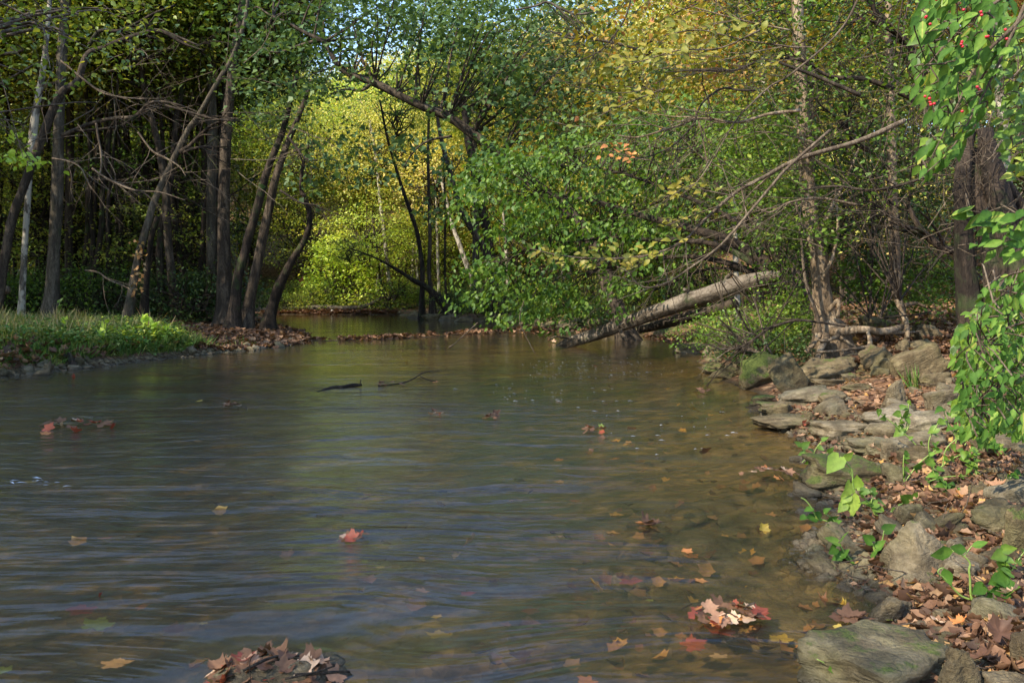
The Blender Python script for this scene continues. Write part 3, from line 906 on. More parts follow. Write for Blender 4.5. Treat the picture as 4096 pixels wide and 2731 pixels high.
# ------------------------------------------------------------------ trees round the far pool
CT = [
    ("slender white sycamore trunk leaning left above the far shore", [(398, 306, 5), (390, 285, 4.5), (387, 262, 4), (385, 239, 3.8), (380, 198, 3.4), (377, 165, 3), (370, 120, 2.5)], 50, 'barkw', [('sap', 378, 150, 1, 1.5, 'gold')]),
    ("thin brown trunk beside the slender white one on the far shore", [(385, 302, 3.5), (381, 283, 3), (378, 260, 2.6), (372, 215, 2)], 49, 'bark', ()),
    ("dark straight trunk rising from the rocks at the mouth of the pool", [(422, 316, 7), (422, 290, 5), (422, 264, 4.5), (417, 232, 4), (411, 213, 3.6), (400, 181, 3), (388, 140, 2.4), (380, 100, 2)], 37, 'barkd', [('sap', 396, 110, 0, .8, 'green')]),
    ("dark sinuous trunk right beside the straight one at the pool's mouth", [(433, 314, 8), (431, 290, 5), (429, 271, 4.2), (430, 239, 3.8), (429, 200, 3.4), (428, 150, 3), (430, 90, 2.4)], 37.4, 'bark', [('sap', 432, 90, 0, .8, 'yg')]),
    ("leaning dark tree with flared stump arching left over the pool", [(452, 316, 13), (446, 305, 9), (435, 294, 6.5), (428, 288, 5.5), (422, 284, 5), (412, 279, 4), (403, 273, 3.2), (388, 264, 2.4), (372, 256, 1.6), (350, 248, 1)], 36, 'barkd', [('sap', 350, 248, 1, .45, 'green')]),
    ("hair-thin dark stem standing right of the leaning stump", [(447, 304, 2.8), (445, 270, 2.4), (445, 200, 2), (443, 150, 1.6)], 37, 'barkd', ()),
    ("white trunk standing behind the pool's mouth, lower part bare", [(412, 300, 4), (413, 264, 3.4), (414, 239, 3.2), (414, 195, 2.8), (413, 150, 2.4)], 52, 'barkw', [('sap', 412, 150, 0, 1.4, 'gold')]),
    ("short white trunk showing low between two dark stems", [(418, 304, 3.6), (418, 285, 3.2), (417, 262, 2.8), (416, 235, 2.4)], 51, 'barkw', ()),
    ("pale upright trunk halfway between pool mouth and right bank", [(439, 286, 3.6), (438, 260, 3.2), (437, 226, 3), (436, 180, 2.4)], 48, 'barkw', [('sap', 437, 180, 0, 1.5, 'gold')]),
    ("white trunk slanting left, bright among the yellow leaves", [(474, 292, 6), (471, 277, 5.5), (460, 245, 4.8), (453, 226, 4.2), (445, 194, 3.6), (440, 170, 3)], 46, 'barkw', ()),
    ("broad grey straight trunk behind the leaning pair on the right bank", [(476, 300, 9), (476, 270, 7.5), (476, 213, 7), (475, 170, 6.5), (474, 90, 5.5)], 40, 'barkg', [('broad', 476, 70, 1, 1.1, 'yg')]),
    ("long leaning trunk crossing left in front of the broad grey one", [(498, 300, 12), (496, 275, 9.5), (488, 256, 8.5), (480, 241, 7.5), (467, 220, 6.5), (458, 200, 5.5), (454, 185, 5), (448, 165, 4.8), (445, 153, 4.5), (441, 137, 4), (438, 120, 3.4), (436, 90, 2.4)], 34, 'bark', ()),
    ("thick dark forked trunk curving up beside the long leaning one", [(497, 292, 12), (492, 264, 10), (486, 226, 9.5), (478, 190, 9), (473, 160, 8.5), (467, 134, 7.5), (464, 100, 6)], 36, 'barkd', [('broad', 470, 20, 2, .8, 'green')]),
    ("pale slim trunk at the right edge of the sunlit far wood", [(508, 290, 4), (506, 250, 3.6), (503, 210, 3)], 46, 'barkw', ()),
]
for i, (lab, pts, d, bark, cr) in enumerate(CT):
    hero_tree(lab, pts, d, bark, cr, seed=40 + i, n=9)

# the big leaning tree across the top, with dull green lobed leaves
pts = [(620, 318, 17, -1), (590, 240, 14, -.5), (555, 200, 12, 0), (517, 171, 10.5), (500, 156, 10), (473, 134, 9.5), (449, 117, 9), (422, 106, 8.2), (397, 94, 7.6), (375, 83, 7.4), (352, 75, 7), (339, 66, 6), (330, 52, 5), (324, 42, 4.6), (314, 37, 4.2), (300, 30, 3.4), (288, 23, 3), (273, 17, 2.2)]
big = hero_tree("big dark trunk leaning far left over the stream under dull green leaves", pts, 21, 'bark',
                limbs=[[(330, 40, 4), (315, 41, 3.5), (295, 47, 3), (280, 52, 2.4), (268, 51, 1.6)],
                       [(372, 82, 4), (362, 90, 3), (345, 89, 2.4), (330, 94, 1.4)],
                       [(376, 80, 3.4), (366, 68, 2.6), (360, 50, 2), (352, 20, 1.4)],
                       [(440, 112, 4.4), (446, 90, 3), (450, 60, 2.4), (457, 30, 2), (462, 5, 1.2)],
                       [(415, 100, 3), (417, 70, 2.4), (420, 40, 2), (426, 0, 1.4)],
                       [(452, 136, 3), (430, 140, 2.4), (415, 150, 2), (403, 168, 1.2)]], seed=90, n=14)


def poly_sample(rng, poly, n):
    poly = np.array(poly, float)
    lo, hi = poly.min(0), poly.max(0)
    out = []
    while len(out) < n:
        q = lo + rng.rand(4 * n, 2) * (hi - lo)
        inside = np.zeros(len(q), bool)
        j = len(poly) - 1
        for i in range(len(poly)):
            a, b = poly[i], poly[j]
            c = ((a[1] > q[:, 1]) != (b[1] > q[:, 1])) & (q[:, 0] < (b[0] - a[0]) * (q[:, 1] - a[1]) / (b[1] - a[1] + 1e-12) + a[0])
            inside ^= c
            j = i
        out.extend(q[inside].tolist())
    return np.array(out[:n])


def spray(rng, poly, d0, d1, n, per, size, kind, cs, flat=.35, droop=.5, bias=None, jitter=.6, clr=.45):
    """clumps of leaves spread through a volume seen as poly between two depths"""
    q = poly_sample(rng, poly, n)
    d = d0 + (d1 - d0) * rng.rand(n)
    cc = np.stack([(q[:, 0] - 512) / FP * d, d, CAMH + (HZ - q[:, 1]) / FP * d], -1)
    off = rng.randn(n, per, 3) * cs * np.array([1, 1, flat]) * (.6 + .7 * rng.rand(n))[:, None, None]
    off[..., 2] -= .3 * np.abs(off[..., 0])
    C = (cc[:, None] + off).reshape(-1, 3)
    D, N = rand_dirs(rng, len(C), droop, jitter, bias)
    rnd = np.clip((1 - clr) * rng.rand(len(C)) + clr * np.repeat(rng.rand(n), per), 0, 1)
    return cc, leaves_np(C, D, N, size * (.65 + .6 * rng.rand(len(C))), kind, rnd)


def join(parts):
    V, Fs, Rr, off = [], [], [], 0
    for v, f, r in parts:
        V.append(v)
        Fs += [x + off for x in f]
        Rr.append(r)
        off += len(v)
    by = {}
    for f in Fs:
        by.setdefault(f.shape[1], []).append(f)
    return np.vstack(V), [np.vstack(x) for x in by.values()], np.concatenate(Rr)


def arcs(rng, root, targets, r0, sag=.15, lift=.5, n=9):
    out = []
    for tg in targets:
        mid = root * .5 + tg * .5 + np.array([0, 0, lift * (.4 + .8 * rng.rand())]) + rng.randn(3) * sag
        L = np.hstack([spline(np.array([root, mid, tg]), n), np.linspace(r0, .004, n)[:, None]])
        out.append(L)
    return out


rng = rs(300)
sp2 = [(325, -20), (500, -20), (480, 40), (400, 48), (345, 42)]
sp1 = [(235, -20), (620, -20), (610, 60), (560, 110), (480, 125), (430, 100), (380, 84), (335, 80), (300, 120), (255, 120), (225, 80)]
cc, a1 = spray(rng, sp1 if True else sp1, 19, 24, 560, 12, .155, 'lobe_small', .36, .4, .6)
_, a2 = spray(rng, [(300, 130), (380, 120), (470, 150), (520, 180), (500, 235), (430, 215), (400, 180), (340, 180), (310, 200), (285, 160)], 20, 23, 75, 12, .17, 'lobe_small', .3, .5, .8)
_, a3 = spray(rng, [(500, 60), (680, 60), (700, 120), (600, 130), (520, 190), (470, 150)], 19, 22, 190, 13, .15, 'lobe_small', .33, .4, .6)
_, a4 = spray(rng, sp2, 20, 26, 130, 13, .16, 'lobe_small', .36, .4, .6)
V, F, Rr = join([a1, a2, a3, a4])
base = np.array(big.location)
link("crown", mesh_np("crown", V - base, F, Rr), M['blue'], big, kind='stuff')
trs = P(400, 95, 21)
tw = []
for tg in cc[:80]:
    k = trunk_px([(q[0], q[1], q[2]) for q in pts[3:]], 21, ground=False)
    j = int(np.argmin(np.linalg.norm(k[:, :3] - tg, axis=1)))
    tw += arcs(rng, k[j, :3], [tg], .03, .25, .3)
link("branches", tube_mesh("branches", tw, 4, origin=base), M['twigd'], big, kind='stuff')

COLW = {'yg': "yellow-green", 'green': "mid green", 'deep': "dark green", 'lime': "bright lime", 'gold': "golden", 'rust': "rust-coloured", 'blue': "dull green"}
ZT = [(40, "at the far left"), (85, "behind the stout grey trunk"), (125, "among the straight dark poles"), (175, "behind the mossy leaning trunk"), (240, "behind the tallest straight trunk"), (300, "behind the leaning trunks by the pool"),
      (375, "behind the glowing lime bush"), (425, "behind the white sycamore trunk"), (480, "behind the pool's dark stems"), (620, "behind the left half of the drooping bush"), (740, "behind the right half of the drooping bush"), (830, "behind the rooted tree"), (920, "behind the pale bank trunk"), (3000, "behind the shaggy trunks at the right")]


def zone(x, y):
    px = 512 + FP * x / max(y, 1)
    for a, n_ in ZT:
        if px < a:
            return n_
    return ZT[-1][1]


# ------------------------------------------------------------------ filler woods
rng = rs(500)


def scatter_wood(region, n, mind, rng, taken):
    pts = []
    tries = 0
    while len(pts) < n and tries < 6000:
        tries += 1
        x, y = region(rng)
        s = shore_s(np.array(x), np.array(y))[0]
        if s < 1.2:
            continue
        if region is reg_left and abs((x + 9) * -.61 + (y - 46) * .79) < 6.5 and y < 48 and x > -34:
            continue                      # trees left out so the sun reaches the far shore
        if all((x - a) ** 2 + (y - b) ** 2 > mind ** 2 for a, b in pts + taken):
            pts.append((x, y))
    taken += pts
    return pts


taken = []


def reg_left(r):
    y = 30 + 34 * r.rand()
    x = -(.62 * y) * 1.25 + r.rand() * ((.62 * y) * 1.25 - np.interp(y, [28, 40, 46, 70], [9.5, 17, 21, 17]))
    return x, y


def reg_far(r):
    y = 50 + 18 * r.rand()
    return -16 + 30 * r.rand(), y


def reg_right(r):
    y = 20 + 34 * r.rand()
    x = np.interp(y, [20, 30, 50], [6.5, 4.5, 1]) + r.rand() * (.62 * y * 1.15)
    return x, y


def reg_back(r):
    y = 72 + 22 * r.rand()
    return (-.72 + 1.44 * r.rand()) * y, y


for x, y in scatter_wood(reg_left, 46, 2.9, rng, taken):
    m1 = ['yg', 'green', 'yg', 'deep', 'lime', 'yg'][rng.randint(6)]
    m2 = ['yg', 'deep', 'green', 'lime'][rng.randint(4)]
    filler_tree(x, y, 11 + 5 * rng.rand(), .10 + .10 * rng.rand(), [('broad', .86, 1., m1)] if y < 43 and rng.rand() < .8 else [('broad', .86, 1., m1), ('tall', .50, .8, m2)], 'bark', "{c} tree crowded deep in the left wood {z}", "crowded trees deep in the left wood", rng)
for (x, y, h) in [(-17, 13, 11), (-20, 17, 12), (-23, 21, 13), (-19.5, 9, 10), (-26, 15, 12), (-22, 25, 13), (-29, 20, 13), (-27, 26, 14), (-26, 28, 12), (-32, 27, 13), (-20.5, 21, 12), (-14, -1.5, 11), (-12, 2, 11), (-16.5, 2, 11), (-11, 5.5, 11)]:  # out of view, added to throw shade on the left bank and stream
    filler_tree(x, y, h, .16, [('broad', .82, 1.05, 'yg'), ('tall', .52, .8, 'green')], 'bark', "one of the unseen trees added beyond the left edge to shade bank and water", "unseen trees added for shade beyond the left edge", rng)
filler_tree(-10, -3.6, 11, .12, [('tall', .80, .85, 'yg')], 'bark', "slender unseen tree beyond the left edge, added to shade the near water", "unseen trees added for shade beyond the left edge", rng)  # also unseen, added to keep sun glints off the near water
for x, y in scatter_wood(reg_far, 30, 3.0, rng, taken):
    m1 = ['gold', 'yg', 'gold', 'yg', 'lime'][rng.randint(5)]
    m2 = ['gold', 'lime', 'yg', 'yg'][rng.randint(4)]
    filler_tree(x, y, 11 + 5 * rng.rand(), .09 + .08 * rng.rand(), [('broad', .86, 1., m1), ('tall', .48, .85, m2)], ['barkw', 'bark', 'barkg'][rng.randint(3)], "{c} sunlit tree beyond the far pool {z}", "yellow trees behind the far pool", rng)
for x, y in scatter_wood(reg_right, 34, 3.2, rng, taken):
    m1 = ['yg', 'gold', 'gold', 'rust', 'rust'][rng.randint(5)]
    m2 = ['green', 'yg', 'gold', 'rust'][rng.randint(4)]
    filler_tree(x, y, 12 + 4 * rng.rand(), .10 + .12 * rng.rand(), [('broad', .84, 1., m1), ('tall', .50, .7, m2)], ['barkw', 'bark', 'bark', 'barkg'][rng.randint(4)], "{c} tree on the right hillside {z}", "trees on the right hillside", rng)
for x, y in scatter_wood(reg_back, 40, 4.5, rng, taken):
    m1 = ['gold', 'rust', 'yg', 'gold'][rng.randint(4)] if x > -22 else ['yg', 'green', 'lime'][rng.randint(3)]
    filler_tree(x, y, 13 + 4 * rng.rand(), .16 + .08 * rng.rand(), [('far', .62, 1., m1)], 'bark', "{c} tall tree on the hindmost slope {z}", "backmost trees on the hillside", rng)

# understory saplings and brush
rng = rs(590)
for i in range(58):
    y = 26 + 8 * rng.rand() if i > 26 else 28 + 15 * rng.rand()
    px = rng.rand() * 225
    x = (px - 512) / FP * y
    if shore_s(np.array(x), np.array(y))[0] < 2 or (abs((x + 9) * -.61 + (y - 46) * .79) < 5 and y > 31):
        continue
    filler_tree(x, y, 11 + 4 * rng.rand(), .06 + .07 * rng.rand(), [('broad', .9, .8, ['green', 'deep', 'yg'][rng.randint(3)])], 'barkd', "{c} topped slim dark pole of a tree {z}", "slim dark trunks of the left wood", rng, lean=.06)
rng = rs(600)


def shrub(x, y, sc, mat, label, group, zs=1.0, dz=.55, name="shrub"):
    z = float(height(np.array(x), np.array(y)))
    label = label.format(c=COLW[mat], z=zone(x, y))
    t = thing(name, label, "shrub", (x, y, z), group)
    lm, bm = CR['bush'][rng.randint(3)]
    rz = rng.rand() * 6.28
    link("foliage", lm, M[mat], t, (0, 0, dz * sc * zs), (0, 0, rz), (sc, sc, sc * zs), kind='stuff')
    link("stems", bm, M['twigd'], t, (0, 0, dz * sc * zs), (0, 0, rz), (sc, sc, sc * zs), kind='stuff')
    return t


def sapling(x, y, h, sc, mat, label, group):
    z = float(height(np.array(x), np.array(y))) - .05
    label = label.format(c=COLW[mat], z=zone(x, y))
    t = thing("sapling", label, "sapling", (x, y, z), group)
    link("trunk", TR_UNIT[rng.randint(4)], M['bark'], t, (0, 0, 0), (rng.randn() * .05, rng.randn() * .05, rng.rand() * 6), (.45, .45, h / 10))
    add_crown(t, 'sap', rng.randint(3), (0, 0, h * .72), mat, sc, rng.rand() * 6)
    return t


for i in range(64):
    y = 37 + 13 * rng.rand() if i % 4 else 26 + 10 * rng.rand()
    x0 = np.interp(y, [26, 30, 40, 50], [-9.6, -11, -14, -19])
    x = x0 - rng.rand() * (.62 * y + x0) * 1.0 if (.62 * y + x0) > 0 else x0 - 2
    if abs((x + 9) * -.61 + (y - 46) * .79) < 4.5 and y > 34:
        continue
    if y < 37 and 70 < 512 + FP * x / y < 130:
        continue
    sapling(x, y, 4 + 4.5 * rng.rand(), .9 + .6 * rng.rand(), ['yg', 'green', 'deep', 'yg'][rng.randint(4)], "{c} sapling in the left wood {z}", "saplings in the left wood")
for i in range(44):
    y = 25.5 + 9 * rng.rand()
    x0 = np.interp(y, [25, 30, 36], [-9.4, -10.5, -12])
    x = x0 - rng.rand() * max(.64 * y + x0, 1)
    shrub(x, y, .9 + .6 * rng.rand(), ['deep', 'green', 'deep'][rng.randint(3)], "{c} low bush on the wood floor {z}", "brush on the floor of the left wood")
for i in range(22):
    y = 46.8 + 5 * rng.rand()
    x = -14 + 15 * rng.rand()
    sc = .8 + .6 * rng.rand()
    shrub(x, y, sc, ['green', 'yg', 'lime'][rng.randint(3)], "{c} low bush lining the far shore {z}", "bushes along the far shore")
for i in range(14):
    y = 47 + 8 * rng.rand()
    x = -9 + 14 * rng.rand()
    sapling(x, y, 3.5 + 4 * rng.rand(), 1 + .7 * rng.rand(), ['gold', 'lime', 'yg'][rng.randint(3)], "{c} slight sapling above the far shore {z}", "saplings above the far shore")
for i in range(26):
    y = 25 + 17 * rng.rand()
    x = np.interp(y, SR_Y, SR_X) + .8 + 5 * rng.rand()
    shrub(x, y, .7 + .6 * rng.rand(), ['green', 'yg', 'deep'][rng.randint(3)], "{c} bush on the right bank {z}", "bushes on the right bank beyond the log")
for i in range(16):
    y = 17 + 14 * rng.rand()
    x = np.interp(y, SR_Y, SR_X) + 2.4 + 8 * rng.rand()
    sapling(x, y, 4 + 3 * rng.rand(), 1 + .5 * rng.rand(), ['green', 'yg', 'gold', 'green'][rng.randint(4)], "{c} thin sapling on the right bank {z}", "saplings behind the drooping bush")

for x_, y_, h_ in [(-14, 54, 7), (-16, 58, 8), (-12.6, 51, 5.5), (-17.5, 55, 7), (-14.5, 62, 9)]:
    sapling(x_, y_, h_, 1.5, 'yg', "{c} slight sapling above the far shore {z}", "saplings above the far shore")

# the bright lime shrub by the far pool, built as its own tree
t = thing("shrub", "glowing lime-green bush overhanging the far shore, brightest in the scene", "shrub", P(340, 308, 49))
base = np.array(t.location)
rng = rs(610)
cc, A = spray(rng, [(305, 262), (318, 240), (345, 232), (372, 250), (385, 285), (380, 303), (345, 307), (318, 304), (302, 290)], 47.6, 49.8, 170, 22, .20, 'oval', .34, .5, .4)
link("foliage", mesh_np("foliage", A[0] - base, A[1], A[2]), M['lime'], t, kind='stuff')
link("stems", tube_mesh("stems", arcs(rng, base * 1.0, cc[:40], .04), 4, origin=base), M['twigd'], t, kind='stuff')

# ------------------------------------------------------------------ right bank: the big drooping green bush
root = P(800, 300, 13.2)
t = thing("shrub", "big drooping deep green bush arching over the water behind the log", "shrub", root)
rng = rs(620)
ragged = [(446, 300), (452, 150), (490, 128), (560, 112), (640, 92), (700, 84), (760, 120), (745, 235), (700, 262), (650, 305), (600, 322), (540, 333), (455, 326)]
main_poly = [(468, 165), (500, 150), (545, 138), (610, 116), (700, 105), (745, 150), (735, 205), (680, 232), (655, 262), (645, 288), (610, 302), (565, 318), (515, 323), (463, 312), (452, 285), (485, 255), (470, 215), (462, 190)]
cc, A = spray(rng, main_poly, 14.6, 17.9, 430, 28, .115, 'pointed', .27, .30, .7, bias=(-.35, -.2, -.2), jitter=.5)
kp = np.repeat(rng.rand(len(cc)) < np.clip(.62 + .55 * vnoise(cc[:, 0] * 1.6, cc[:, 2] * 2.1, 6), .12, 1), 28 * 11)
c2, A2 = spray(rng, ragged, 14.4, 18.2, 230, 11, .11, 'pointed', .20, .30, .9, bias=(-.4, -.2, -.4))
kf = kp.reshape(-1, 11)[:, 0]
fk = [f[np.repeat(kf, len(f) // len(kf))] for f in A[1]]
A = join([(A[0], fk, A[2]), A2])
link("foliage", mesh_np("foliage", A[0] - root, A[1], A[2]), M['bush'], t, kind='stuff')
hub = [P(760, 262, 13.6), P(720, 238, 14.4), P(690, 225, 15), P(650, 222, 15.4)]
stemlines = []
for i, (q, r) in enumerate([([(800, 300), (778, 272), (735, 243), (690, 228), (640, 215), (590, 200), (540, 195)], 14), ([(800, 302), (770, 280), (725, 262), (680, 256), (635, 262), (590, 270)], 9), ([(802, 298), (780, 262), (745, 225), (720, 190), (700, 150)], 9),
                            ([(798, 300), (760, 268), (715, 244), (660, 240), (600, 238), (540, 248), (500, 262)], 8), ([(800, 298), (770, 250), (725, 215), (670, 190), (610, 170), (560, 165)], 7), ([(800, 300), (762, 276), (712, 268), (668, 284), (640, 296)], 5)]):
    A_ = np.array([[*P(a, b, 13.2 + 3.2 * j / (len(q) - 1)), r / FP * 14 * .5 * (1 - .8 * j / (len(q) - 1))] for j, (a, b) in enumerate(q)])
    S = spline(A_, 26)
    stemlines.append(S)
    link("limb", tube_mesh("limb", [S], 9, .06, i, True, root), M['barkd'], t)
allp = np.vstack([s[:, :3] for s in stemlines])
tw = []
for tg in cc[:260]:
    j = int(np.argmin(np.linalg.norm(allp - tg, axis=1) + 4 * (np.linalg.norm(allp - root, axis=1) > np.linalg.norm(tg - root))))
    tw += arcs(rng, allp[j], [tg], .014, .12, .12, 7)
link("branches", tube_mesh("branches", tw, 4, origin=root), M['twigd'], t, kind='stuff')


def spray_thing(name, cat, label, rootp, poly, d0, d1, n, per, size, kind, cs, mat, seed, smat='twigd', ntw=60, bias=None, flat=.4, droop=.5, r0=.012, lift=.9, extra=0):
    rng = rs(seed)
    if extra:
        n = int(n * 1.7)
        ntw = ntw // 7
        smat = 'twigd'
    t = thing(name, label, cat, rootp)
    cc, A = spray(rng, poly, d0, d1, n, per, size, kind, cs, flat, droop, bias)
    link("foliage", mesh_np("foliage", A[0] - rootp, A[1], A[2]), M[mat], t, kind='stuff')
    ln = arcs(rng, rootp, cc[:ntw], r0, .45, lift)
    for c in cc[ntw:ntw + extra]:
        fork(rng, c, rng.randn(3) * np.array([1, .6, .4]), .7, .006, 1, ln, .2, 0, 4, .7, .6)
    link("branches", tube_mesh("branches", ln, 4, origin=rootp), M[smat], t, kind='stuff')
    return t


spray_thing("shrub", "shrub", "dull green thicket with bare twigs between the two pale bank trees", P(870, 318, 10.4), [(790, 150), (860, 120), (950, 130), (945, 245), (900, 275), (850, 262), (800, 250), (770, 200)], 10.6, 12.8, 260, 20, .062, 'oval', .16, 'deep', 631, 'twig', 60, extra=60)
spray_thing("shrub", "shrub", "light yellow-green brush on the slope behind the fallen log", P(770, 330, 12), [(688, 332), (702, 312), (760, 300), (815, 285), (818, 330), (790, 352), (740, 356), (715, 345)], 10.5, 13, 170, 22, .05, 'oval', .17, 'green', 632, 'twig', 40, extra=20)
spray_thing("shrub", "shrub", "leafy brush growing over the ledge right of the rooted tree", P(880, 318, 10), [(842, 262), (900, 250), (965, 262), (960, 300), (905, 308), (850, 300)], 10.5, 11.8, 110, 20, .06, 'oval', .15, 'green', 633, 'twig', 40, extra=20)
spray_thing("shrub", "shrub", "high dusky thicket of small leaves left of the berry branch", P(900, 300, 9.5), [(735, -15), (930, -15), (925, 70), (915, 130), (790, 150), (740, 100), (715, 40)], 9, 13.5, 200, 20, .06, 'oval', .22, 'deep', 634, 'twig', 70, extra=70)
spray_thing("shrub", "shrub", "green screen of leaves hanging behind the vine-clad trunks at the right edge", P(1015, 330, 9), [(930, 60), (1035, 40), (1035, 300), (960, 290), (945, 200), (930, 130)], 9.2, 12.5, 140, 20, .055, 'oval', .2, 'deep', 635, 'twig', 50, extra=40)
spray_thing("shrub", "shrub", "mid green foliage between the drooping bush and the thicket", P(790, 300, 12.4), [(690, 110), (780, 100), (830, 160), (835, 250), (770, 250), (740, 200)], 9.4, 14, 230, 20, .07, 'oval', .2, 'green', 636, 'twig', 50, extra=40)
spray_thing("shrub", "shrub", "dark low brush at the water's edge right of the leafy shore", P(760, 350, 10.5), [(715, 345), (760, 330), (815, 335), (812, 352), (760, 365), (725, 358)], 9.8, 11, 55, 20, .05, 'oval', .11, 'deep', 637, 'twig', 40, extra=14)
spray_thing("shrub", "branch", "leafy twigs hanging into the top left corner near the camera", P(-90, 60, 9), [(-20, -20), (150, -20), (140, 40), (110, 90), (60, 70), (30, 110), (-20, 120)], 8, 11, 85, 9, .075, 'pointed', .24, 'yg', 638, 'twig', 26, r0=.03)
spray_thing("shrub", "branch", "small spray of round yellow-green leaves low at the left edge", P(-60, 120, 9), [(-5, 130), (22, 128), (42, 150), (30, 168), (-5, 160)], 8.5, 9.5, 10, 9, .085, 'pointed', .09, 'lime', 639, 'twig', 8, r0=.012)

spray_thing("shrub", "branch", "olive and gold leaf canopy reaching over the stream at the upper right", P(900, -60, 11), [(600, -15), (900, -15), (880, 30), (820, 60), (760, 80), (690, 95), (620, 110), (585, 90), (590, 30)], 9.5, 15, 190, 16, .095, 'pointed', .28, 'olive', 641, 'twigd', 40, r0=.02)
spray_thing("shrub", "branch", "yellowing leaves hanging before the pale trunks at the upper right", P(960, -60, 10), [(760, -15), (930, -15), (925, 110), (905, 200), (870, 210), (840, 150), (790, 120)], 8.6, 9.8, 120, 14, .06, 'pointed', .2, 'green', 642, 'twigd', 30, r0=.02)
spray_thing("shrub", "branch", "dark leafy spray hiding the upper end of the fallen log", P(830, 250, 11.2), [(760, 262), (800, 252), (815, 285), (785, 300), (765, 285)], 10.8, 11.4, 26, 18, .055, 'oval', .13, 'green', 643, 'twigd', 12, r0=.01)

# ------------------------------------------------------------------ the yellow-olive compound leaves, leaflets as parts
LEAF = {}


def leaf_single(kind, curl, seed):
    key = (kind, seed)
    if key in LEAF:
        return LEAF[key]
    rng = rs(seed)
    T, F = TM[kind]
    V = T.copy()
    V[:, 2] += curl * (V[:, 0] - .4) ** 2 * (1 if rng.rand() > .5 else -1) + rng.randn(len(V)) * .012 + .25 * curl * V[:, 1] ** 2
    me = mesh_np("leaf", V, F if isinstance(F, list) else [F], .62 - .40 * np.minimum(np.abs(V[:, 1]) * 2.6, 1) * (.6 + .4 * rng.rand(len(V))), smooth=True)
    LEAF[key] = me
    return me


def basis(D, N):
    D = Vector(D).normalized()
    N = Vector(N)
    S = N.cross(D).normalized()
    U = D.cross(S)
    return Matrix((D, S, U)).transposed().to_euler()


def leafy_branch(label, pts, d, smat, lmat, n, size, kind='pointed', name="leafy_branch", cat="branch", seed=0, fan=1.0, dirbias=(0, 0, -.3), tmin=.15, twigs=None, rounds=1, base=None, pair=False, leaf_label=None):
    """branch through pixel points; every leaf a part of its own"""
    rng = rs(seed)
    lines = [np.array([[*P(q[0], q[1], d + (q[3] if len(q) > 3 else 0)), q[2] / FP * d * .5] for q in l]) for l in (pts if isinstance(pts[0], list) else [pts])]
    S = [spline(l, 6 * len(l)) for l in lines]
    for s in S:
        s[:, 3] = np.maximum(s[:, 3], .0012)
    b = S[0][0, :3].copy()
    t = thing(name, label, cat, b)
    link("stem", tube_mesh("stem", S, 6, .03, seed, True, b), M[smat], t)
    for i in range(n):
        s = S[rng.randint(len(S))] if i >= len(S) else S[i]
        k = min(int((tmin + (1 - tmin) * (rng.rand() ** .8)) * (len(s) - 1)), len(s) - 2) if i >= len(S) else len(s) - 2
        tn = norm(s[k + 1, :3] - s[k, :3])
        sd = np.cross(tn, [0, 0, 1])
        D = tn * .6 + sd * fan * rng.choice([-1, 1]) * (.5 + .6 * rng.rand()) + np.array(dirbias) + rng.randn(3) * .25
        N = np.array([0, -.35, 1]) + rng.randn(3) * .35
        sz = size * (.6 + .6 * rng.rand())
        if name == "leafy_branch":
            D = np.array([-1, rng.randn() * .8, rng.randn() * .55]) + rng.randn(3) * .2
            N = np.array([rng.randn() * .3, -.9, .8 + rng.randn() * .4])
            p = s[k, :3] + rng.randn(3) * np.array([.7, 1.2, .55]) * size - b
        else:
            p = s[k, :3] + rng.randn(3) * np.array([.12, .2, .1]) * size * fan - b
        link("leaf", leaf_single(kind, .3, 1000 + rng.randint(5)), M[lmat], t, p, basis(D, N), sz)
    return t


OL = [
    ("olive-yellow leaf spray high on the right, largest of its kind", [(760, 30, 2), (720, 48, 1.6), (680, 50, 1.4), (645, 60, 1.2), (615, 68, 1)], 7.4, 34, .125),
    ("second yellow leaf spray just above the largest one", [(800, 48, 2), (745, 40, 1.6), (700, 30, 1.4), (665, 35, 1.2)], 7.6, 20, .12),
    ("four broad yellow-green leaves at the tip of a high twig", [(760, 10, 1.4), (735, 20, 1.2), (715, 24, 1)], 7.3, 6, .11),
    ("brown-edged yellow leaf spray left of centre on the right side", [(665, 88, 1.6), (640, 98, 1.4), (615, 108, 1.2), (592, 120, 1)], 7.5, 22, .11),
    ("orange leaf cluster with pink edges hanging before the green bush", [(650, 160, 1.4), (635, 158, 1.2), (620, 154, 1), (608, 150, .8)], 7.2, 10, .085),
    ("long flat spray of yellow leaves pointing left over the log", [(660, 253, 2), (630, 257, 1.6), (590, 258, 1.4), (555, 254, 1.2), (530, 248, 1)], 7.6, 24, .095),
    ("yellow and brown leaves bunched on a branch above the log", [(690, 236, 2), (665, 250, 1.5), (645, 256, 1.2), (625, 262, 1)], 7.5, 20, .10),
    ("two oval golden leaves hanging under the flat yellow spray", [(585, 256, .9), (580, 260, .8), (576, 262, .8)], 7.6, 3, .085),
    ("olive leaves trailing over the bush at mid height", [(735, 196, 1.4), (705, 190, 1.2), (690, 186, 1), (660, 200, .8)], 7.4, 18, .10),
    ("small yellow leaf spray near the right end of the high twigs", [(800, 58, 1.2), (775, 62, 1), (762, 64, .8)], 7.5, 12, .08),
    ("faint yellow leaves drifting low over the dark hollow", [(720, 205, 1.2), (690, 216, 1), (665, 226, .8)], 7.7, 14, .08),
]
for i, (lab, pts_, d, n, size) in enumerate(OL):
    n = int(n * 1.9)
    size *= .85
    leafy_branch(lab, pts_, d, 'twig', 'olive' if 'orange' not in lab else 'orangeleaf', n, size, seed=700 + i, dirbias=(-.6, 0, -.05), fan=.8)

